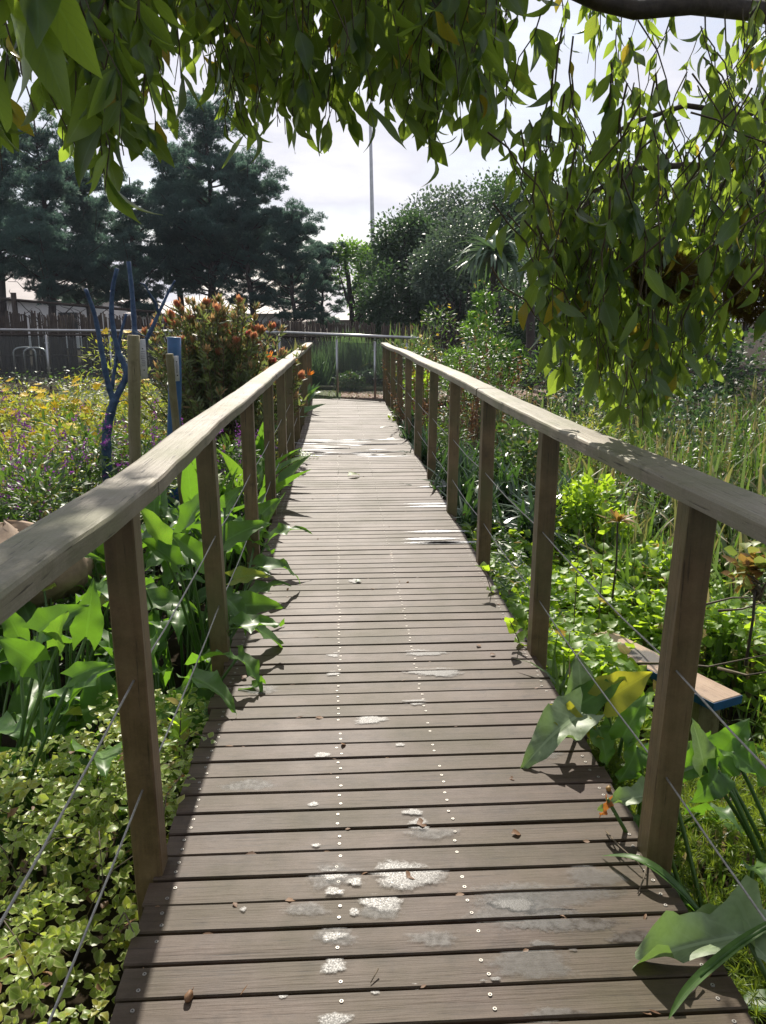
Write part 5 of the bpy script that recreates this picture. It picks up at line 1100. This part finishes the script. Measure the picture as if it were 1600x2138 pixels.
# ================================================================== STEEL AND GLASS RAILING
def tubeobj(name, pts, r, mat, parent, n=10):
    b = Buf(); b.tube(np.array(pts), r, n); return b.build(name, M[mat], parent)
rl = thing('steel_railing', 'stainless steel handrail with glass panels crossing behind the bridge end', 'railing', (0, 17.2, 0)); ro = np.array(rl.location)
A_, B_, C_ = P(-60, 688, 18.6), P(590, 694, 17.4), P(875, 706, 15.2)
tubeobj('handrail', [A_ - ro, B_ - ro], 0.030, 'steel', rl); tubeobj('handrail', [B_ + (0.02, 0, 0) - ro, C_ - ro], 0.030, 'steel', rl)
pp = [(px, (P(px, 700, 1)[0])) for px in ()]
def rail_at(px):
    if px < 590: s = (px + 60) / 650; d = 18.6 + (17.4 - 18.6) * s; return P(px, 688 + 6 * s, d)
    s = (px - 590) / 285; return P(px, 694 + 12 * s, 17.4 - 2.2 * s)
posts = [-40, 95, 228, 345, 470, 583, 703, 783, 850]
for i, px in enumerate(posts):
    q = rail_at(px); b = Buf(); b.tube([(q[0], q[1], float(gz(q[0], q[1])) - 0.05), (q[0], q[1], q[2] - 0.10)], 0.024, 10); b.tube([(q[0], q[1], q[2] - 0.10), (q[0], q[1], q[2] - 0.03)], 0.010, 6)
    for zz in (0.3, 0.85): b.tube([(q[0] - 0.04, q[1], q[2] - 1.12 + zz), (q[0] + 0.04, q[1], q[2] - 1.12 + zz)], 0.014, 6)
    b.build('post', M['steel'], rl, loc=ro).location = (0, 0, 0)
for a, c_ in zip(posts[:-1], posts[1:]):
    A2, B2 = rail_at(a), rail_at(c_); u = unit(B2 - A2); A2 = A2 + u * 0.035; B2 = B2 - u * 0.035; nn = unit(np.cross(u, _z)) * 0.004
    V = []
    for s in (-1, 1):
        for q in (A2, B2):
            for dz in (-1.12, -0.14): V.append(q + nn * s + _z * dz - ro)
    b = Buf(); b.raw(V, [(0, 1, 3, 2), (4, 6, 7, 5), (0, 4, 5, 1), (2, 3, 7, 6), (0, 2, 6, 4), (1, 5, 7, 3)]); b.build('glass_panel', M['glass'], rl, smooth=False)
# bike hoops
for i, (px, lab) in enumerate([(62, 'left one of the two bent metal hoops behind the glass'), (40, 'right one of the two bent metal hoops behind the glass')]):
    c_ = P(82 - i * 22, 820, 20.0 + i * 0.3); w = 0.26; q = []
    for a in np.linspace(0, math.pi, 9): q.append((w * -math.cos(a) if True else 0, 0, 0.75 + 0.12 * math.sin(a)))
    b = Buf(); b.tube([(-w, 0, 0)] + q + [(w, 0, 0)], 0.022, 8); o = b.build('metal_hoop', M['steel']); o.location = (c_[0], c_[1], -0.06); tag(o, lab, 'bike rack', 'metal hoops behind the railing')
# plants behind glass
for i, (px, d, h, n, lab) in enumerate([(655, 18.6, 1.1, 260, 'green reed tussock behind glass left of the left railing post at bridge end'), (735, 19.2, 1.5, 420, 'tall green reed tussock centred behind the bridge end'), (790, 19.6, 1.2, 260, 'green reed tussock right of the bridge end'), (700, 20.0, 1.2, 280, 'green reed tussock behind the railing post'), (835, 18.2, 1.2, 220, 'green reed tussock behind the right rail end')]):
    c_ = P(px, 800, d); tuft('reed_tussock', lab, 'reeds', (c_[0], c_[1], -0.05), n, h * 0.45, h * 0.95, 0.32, T_GR[:4], 'restio', 'reed tussocks behind the railing', 0.9, 0.8)
for i, (px, d, mt, lab) in enumerate([(735, 17.75, 'midleaf', 'low green leafy bush at the foot of the reeds'), (768, 17.9, 'silverleaf', 'low silvery bush at the foot of the reeds'), (795, 17.9, 'darkleaf', 'low dark bush beside the silvery bush')]):
    c_ = P(px, 800, d); S('low_bush', lab, 'bush', (c_[0], c_[1], -0.05), 0.36, 0.3, 0.42, 900, T_OV, mt, 0.07, 'low bushes behind the railing', stem=False)
for i, (px, d, h, lab) in enumerate([(615, 16.6, 1.3, 'seeding grass clump left of the bridge end'), (845, 16.2, 1.6, 'tall seeding grass clump right of the bridge end'), (885, 15.6, 1.6, 'tall seeding grass clump at the right end of the railing')]):
    c_ = P(px, 800, d); tuft('seeding_grass', lab, 'grass clump', (c_[0], c_[1], -0.1), 130, h * 0.5, h, 0.22, T_GR, 'grassdry', 'seeding grass clumps', 0.45)
n = 5200; xy = np.stack([rng.uniform(-3.5, 0.9, n), rng.uniform(15.27, 17.7, n)], 1); k = xy[:, 0] + 0.0 < 0.35 + 0.55 * (xy[:, 1] - 15.6); grassfield('mown lawn strip beyond the bridge end', xy[k], 0.03, 0.09, 'grass', wid=3.0, lean=0.9)
n = 1500; xy = np.stack([rng.uniform(0.1, 4, n), rng.uniform(15.27, 17.3, n)], 1); b = Buf(); b.scat([leaf_t(2, 0.25, 0.4, 0.1, 0.1)], np.stack([xy[:, 0], xy[:, 1], gz(xy[:, 0], xy[:, 1]) + 0.03], 1), rdir(n, -0.1, 0.3), _z + rng.normal(size=(n, 3)) * 0.3, rng.uniform(0.03, 0.08, n)); tag(b.build('wood_chips', M['dead']), 'brown wood chips covering the path beyond the bridge end', 'wood chips', kind='stuff')
b = Buf(); q = [P(560, 812, 17.9), P(640, 811, 17.9), P(690, 809, 17.8), P(800, 806, 17.5)]
b.tube([(p_[0], p_[1], 0.0) for p_ in q], 0.045, 8); tag(b.build('log_edging', M['oldpost']), 'low log edging along the lawn at the railing', 'edging')

# ================================================================== STICK FENCE
def stickfence(name, label, px0, px1, d0, d1, y0, y1, n):
    b = Buf(); a, c_ = P(px0, y0, d0), P(px1, y1, d1); gap = 0
    for k in range(n):
        s = (k + rng.random() * 0.6) / n
        if math.sin(k * 0.37) + math.sin(k * 0.11 + 2) > 1.2 and rng.random() < 0.6: continue
        q = a * (1 - s) + c_ * s; h = q[2] + rng.normal() * 0.05 - (0.25 if rng.random() < 0.08 else 0); w = rng.uniform(0.018, 0.04)
        lx = rng.normal() * 0.03; b.tube([(q[0], q[1] + rng.normal() * 0.03, -0.1), (q[0] + lx, q[1], h)], [w, w * 0.8], 5, rnd=rng.random())
    for zz in (0.45, 1.05):
        b.tube([(a[0], a[1] - 0.04, zz), (c_[0], c_[1] - 0.04, zz * 0.95)], 0.03, 6)
    o = b.build(name, M['stick']); return tag(o, label, 'fence')
stickfence('stick_fence', 'long dark fence of upright sticks behind the steel railing', -160, 960, 25.0, 22.0, 648, 683, 520)
# tall posts and rail above fence
root = thing('rail_fence', 'tall dark post and rail fence above the stick fence at left', 'fence', (-10, 27, 0)); ro = np.array([-10, 27, 0.0])
tubeobj('rail', [P(-100, 615, 27) - ro, P(190, 640, 27) - ro, P(330, 652, 27) - ro], 0.05, 'stick', root, 6)
for px in (28, 190, 330): q = P(px, 608 + px * 0.11, 27); tubeobj('post', [(q[0] - ro[0], 0, -0.1), (q[0] - ro[0], 0, q[2] - ro[2])], 0.09, 'stick', root, 8)

# buildings
def building(label, px0, px1, ye, yr, d, dep=9, windows=0):
    a, c_ = P(px0, ye, d), P(px1, ye, d); zr = P(px0, yr, d)[2]; root = thing('building', label, 'building', (a[0], d, 0)); w = c_[0] - a[0]; h = a[2]
    b = Buf(); b.box((0, 0, -0.2), (w, dep, h), c=0); b.build('wall', M['wallp'], root, smooth=False)
    b = Buf(); V = [(-0.4, -0.5, h + 0.01), (w + 0.4, -0.5, h + 0.01), (w + 0.4, dep + 0.5, h + 0.01), (-0.4, dep + 0.5, h + 0.01), (w * 0.3, dep / 2, zr), (w * 0.7, dep / 2, zr)]
    b.raw(V, [(3, 2, 1, 0), (0, 1, 5, 4), (1, 2, 5), (2, 3, 4, 5), (3, 0, 4)]); b.build('roof', M['roof'], root, smooth=False)
    for k in range(windows):
        b = Buf(); x = w * (k + 0.5) / windows; b.box((x - 0.5, -0.06, h - 1.7), (x + 0.5, -0.003, h - 0.6)); b.build('window', M['hole'], root, smooth=False)
building('pale building with a wide beige roof behind the trees at far left', -400, 215, 628, 530, 46, 16, 4)
building('low building with grey beige roof behind the conebush', 280, 580, 655, 612, 44, 10, 5)
building('small pale building seen between the tree trunks above the fence', 690, 1000, 668, 630, 42, 8, 3)
# light mast
b = Buf(); q0_, q1 = P(783, 620, 42), P(773, 235, 42); q0_[2] = 0
b.tube([q0_, q0_ * 0.5 + q1 * 0.5, q0_ * 0.2 + q1 * 0.8, q1], [0.13, 0.11, 0.085, 0.07], 10); b.tube([q1, q1 + np.array([-0.25, 0, 0.02])], 0.05, 6)
tag(b.build('light_mast', M['steel']), 'slender grey steel mast rising behind the trees', 'mast')

# ================================================================== BACKGROUND TREES
def conifer(h, seed, base=0.22, wid=0.34, top=1.0):
    global rng
    keep = rng; rng = np.random.default_rng(seed)
    tr, cr_ = Buf(), Buf(); n = 12; t_ = np.linspace(0, 1, n)[:, None]
    tp = np.concatenate([rng.normal(size=(n, 2)).cumsum(0) * 0.05, t_ * h * 0.97], 1); tp[0, :2] = 0; tr.tube(tp, np.linspace(0.20, 0.03, n), 8)
    for k in range(int(h * 6.5)):
        s = base + (1 - base) * rng.random() ** 0.9; z0 = s * h * 0.93; prof = (1 - (s - base) / (1 - base)) ** 0.5 * (0.7 + 0.3 * math.sin(s * 13 + seed)) + 0.10
        ln = wid * h * prof * rng.uniform(0.35, 1.15) * (0.8 + 0.2 * min(1, (s - base) * 6)); az = rng.uniform(0, 6.28); out = np.array([math.cos(az), math.sin(az), 0])
        p0 = np.array([np.interp(z0, tp[:, 2], tp[:, i]) for i in range(3)]); up = rng.uniform(0.2, 0.95)
        q = np.array([p0 + out * ln * u + _z * (ln * up * u ** 1.5) for u in np.linspace(0, 1, 6)]); tr.tube(q, np.linspace(0.04, 0.010, 6), 5, cap=False)
        for m_ in range(int(3 + ln * 2.9)):
            u = rng.uniform(0.3, 1.08); c_ = p0 + out * ln * u + _z * (ln * up * u ** 1.5) + rng.normal(size=3) * np.array([0.26, 0.26, 0.16]) * (0.5 + ln * 0.3)
            r = rng.uniform(0.14, 0.36); nn = int(60 * (r / 0.3) ** 1.5) + 8; dd = rdir(nn, -0.6, 1.0); pos = c_ + dd * (r * rng.random(nn) ** 0.5)[:, None] * np.array([1.2, 1.2, 0.75])
            cr_.scat(T_TUFT, pos, dd * 0.7 + out * 0.5 + _z * 0.7, rdir(nn), rng.uniform(0.08, 0.19, nn), rnd=np.clip(rng.random() + rng.normal(size=nn) * 0.15, 0, 1))
    # bare lower branches
    for k in range(16):
        z0 = h * rng.uniform(0.08, base + 0.05); az = rng.uniform(0, 6.28); out = np.array([math.cos(az), math.sin(az), 0]); ln = rng.uniform(0.8, 2.0)
        tr.tube(wander((0, 0, z0), out * ln + _z * (z0 + ln * rng.uniform(0.3, 1.0)), 6, 0.05), np.linspace(0.03, 0.008, 6), 4, cap=False)
    rng = keep; return tr, cr_
def tree_from(name, label, loc, tr, cr_, crm, group, trunkmat='bark_far'):
    root = thing(name, label, 'tree', loc, group); tr.build('trunk', M[trunkmat], root); cr_.build('crown', M[crm], root); return root
vars_ = [tree_from('conifer', 'x', (0, 0, 0), *conifer(10.0, s, bs_, w), 'conifer', 'dark conifers behind the stick fence') for s, bs_, w in ((3, 0.26, 0.29), (8, 0.32, 0.31), (14, 0.28, 0.40))]
ct = [(-40, 215, 31, 1, 'dark conifer cut by the left picture edge'), (68, 230, 29, 0, 'dark conifer with a thick low trunk at far left'), (160, 330, 32, 2, 'dark conifer behind the tall left blue branch'), (270, 360, 30, 0, 'dark conifer behind the middle blue branches'),
      (345, 300, 33, 1, 'dark conifer with many bare lower stems behind the conebush'), (425, 170, 31, 0, 'tallest dark conifer left of centre'), (515, 330, 30, 2, 'broad dark conifer left of the sky gap'), (610, 430, 29, 2, 'low spreading dark conifer beside the sky gap'), (675, 500, 31, 2, 'small dark conifer at the edge of the sky gap')]
used = set()
for px, py, d, v, lab in ct:
    q = P(px, py, d); sc = q[2] / 9.8; loc = (q[0], d, -0.1)
    if v not in used: o = vars_[v]; used.add(v); o.location = loc; o.rotation_euler = (0, 0, rng.uniform(0, 6.28)); o.scale = (sc,) * 3; o['label'] = lab
    else: dup(vars_[v], loc, rng.uniform(0, 6.28), lab, sc=sc)

def broad(name, label, px, d, ytop, wpx, n, mat, ls, zb=0.25, tm=T_SM, group='broadleaf trees beyond the railing', clumps=40, trunks=3, dn=0.5):
    q = P(px, ytop, d); h = q[2]; w = wpx / FPX * d / 2; root = thing(name, label, 'tree', (q[0], d, -0.1), group); tr, cr_ = Buf(), Buf()
    cd = rdir(clumps, -0.7, 1.0) * (0.5 + 0.5 * rng.random((clumps, 1)) ** 0.5) * np.array([w * 0.85, w * 0.7, h * (1 - zb) / 2 * 0.9]) + np.array([0, 0, h * (zb + (1 - zb) / 2)])
    rs = rng.uniform(0.28, 0.5, clumps) * min(w, h * 0.4); k = rng.integers(0, clumps, n); dd = rdir(n); pos = cd[k] + dd * (rs[k] * rng.random(n) ** dn)[:, None]
    cr_.scat(tm, pos, dd + rng.normal(size=(n, 3)) * 0.5, rng.normal(size=(n, 3)) * 0.7 + _z, ls * rng.uniform(0.6, 1.3, n))
    for i in range(trunks):
        a = np.array([rng.normal() * 0.2 * w, 0, 0]); tr.tube(wander(a, cd[i], 8, 0.06), np.linspace(0.14, 0.04, 8), 7)
    for i in range(min(14, clumps)): tr.tube(wander((0, 0, h * zb), cd[i], 6, 0.08), np.linspace(0.05, 0.015, 6), 5, cap=False)
    tr.build('trunk', M['bark_far'], root); cr_.build('crown', M[mat], root); return root
broad('small_tree', 'pale airy small tree beside the steel mast', 742, 31, 468, 110, 4200, 'brightleaf', 0.11, 0.3, clumps=26)
broad('broadleaf_tree', 'dark round tree right of the steel mast', 850, 28, 430, 190, 15000, 'darkleaf', 0.12, 0.1)
broad('broadleaf_tree', 'dark dense tree behind the aloe trees', 935, 30, 395, 230, 18000, 'silverleaf', 0.12, 0.1)
broad('broadleaf_tree', 'silvery leaved tree left of the aloe trees', 965, 25, 440, 200, 15000, 'silverleaf', 0.10, 0.12)
broad('broadleaf_tree', 'tall dark tree behind the hanging branch', 1090, 31, 345, 330, 22000, 'darkleaf', 0.13, 0.08)
broad('broadleaf_tree', 'tall dark tree at right behind the hanging leaves', 1300, 30, 330, 330, 15000, 'midleaf', 0.13, 0.08)
broad('broadleaf_tree', 'dark tree beyond the right picture edge', 1560, 27, 360, 330, 13000, 'darkleaf', 0.13, 0.05)
broad('broadleaf_tree', 'dark low tree hiding the fence at right', 1130, 22, 560, 300, 13000, 'darkleaf', 0.11, 0.02)
broad('broadleaf_tree', 'dark low tree above the stick fence right of the mast', 830, 26, 540, 160, 9000, 'darkleaf', 0.11, 0.12)
# aloe trees
T_AL = [leaf_t(8, 0.055, 0.12, 0.5, bb, 0.0, seed=i, tip=0.7) for i, bb in enumerate((1.3, 1.9, 2.5, 0.6))]
for px, py, d, n, ln, lab in ((1032, 535, 16.5, 120, 1.05, 'tree aloe with a drooping leaf crown on a bare trunk'), (1110, 560, 17.5, 80, 0.85, 'second tree aloe half hidden right of the first')):
    q = P(px, py, d); root = thing('aloe_tree', lab, 'tree', (q[0], q[1], -0.1), 'tree aloes'); b = Buf(); b.tube(wander((0.05, 0, 0), (0, 0, q[2] + 0.1), 9, 0.03), np.linspace(0.12, 0.075, 9), 9); b.build('trunk', M['bark_far'], root)
    b = Buf(); dd = rdir(n, -0.1, 1.0); b.scat(T_AL, np.array([0, 0, q[2] + 0.1]) + dd * 0.06, dd, _z + 0.01 * dd, ln * rng.uniform(0.7, 1.05, n)); b.build('crown', M['aloe'], root)
# far wooded mass behind everything on the right
for i in range(1): pass


# haze volume added to lift the dark far tones like lens flare
hz = Buf(); hz.box((-60, -12, -2.2), (60, 60, 25)); ho = hz.build('haze', newmat('haze_lift')[0], smooth=False)
ht = ho.data.materials[0].node_tree; hv = ht.nodes.new('ShaderNodeVolumePrincipled'); hv.inputs['Color'].default_value = (0.78, 0.88, 1.0, 1); hv.inputs['Density'].default_value = 0.0005; hv.inputs['Anisotropy'].default_value = 0.2
ht.links.new(hv.outputs[0], [n for n in ht.nodes if n.type == 'OUTPUT_MATERIAL'][0].inputs['Volume']); tag(ho, 'thin pale haze added to lift the dark far tones', 'haze', kind='stuff')
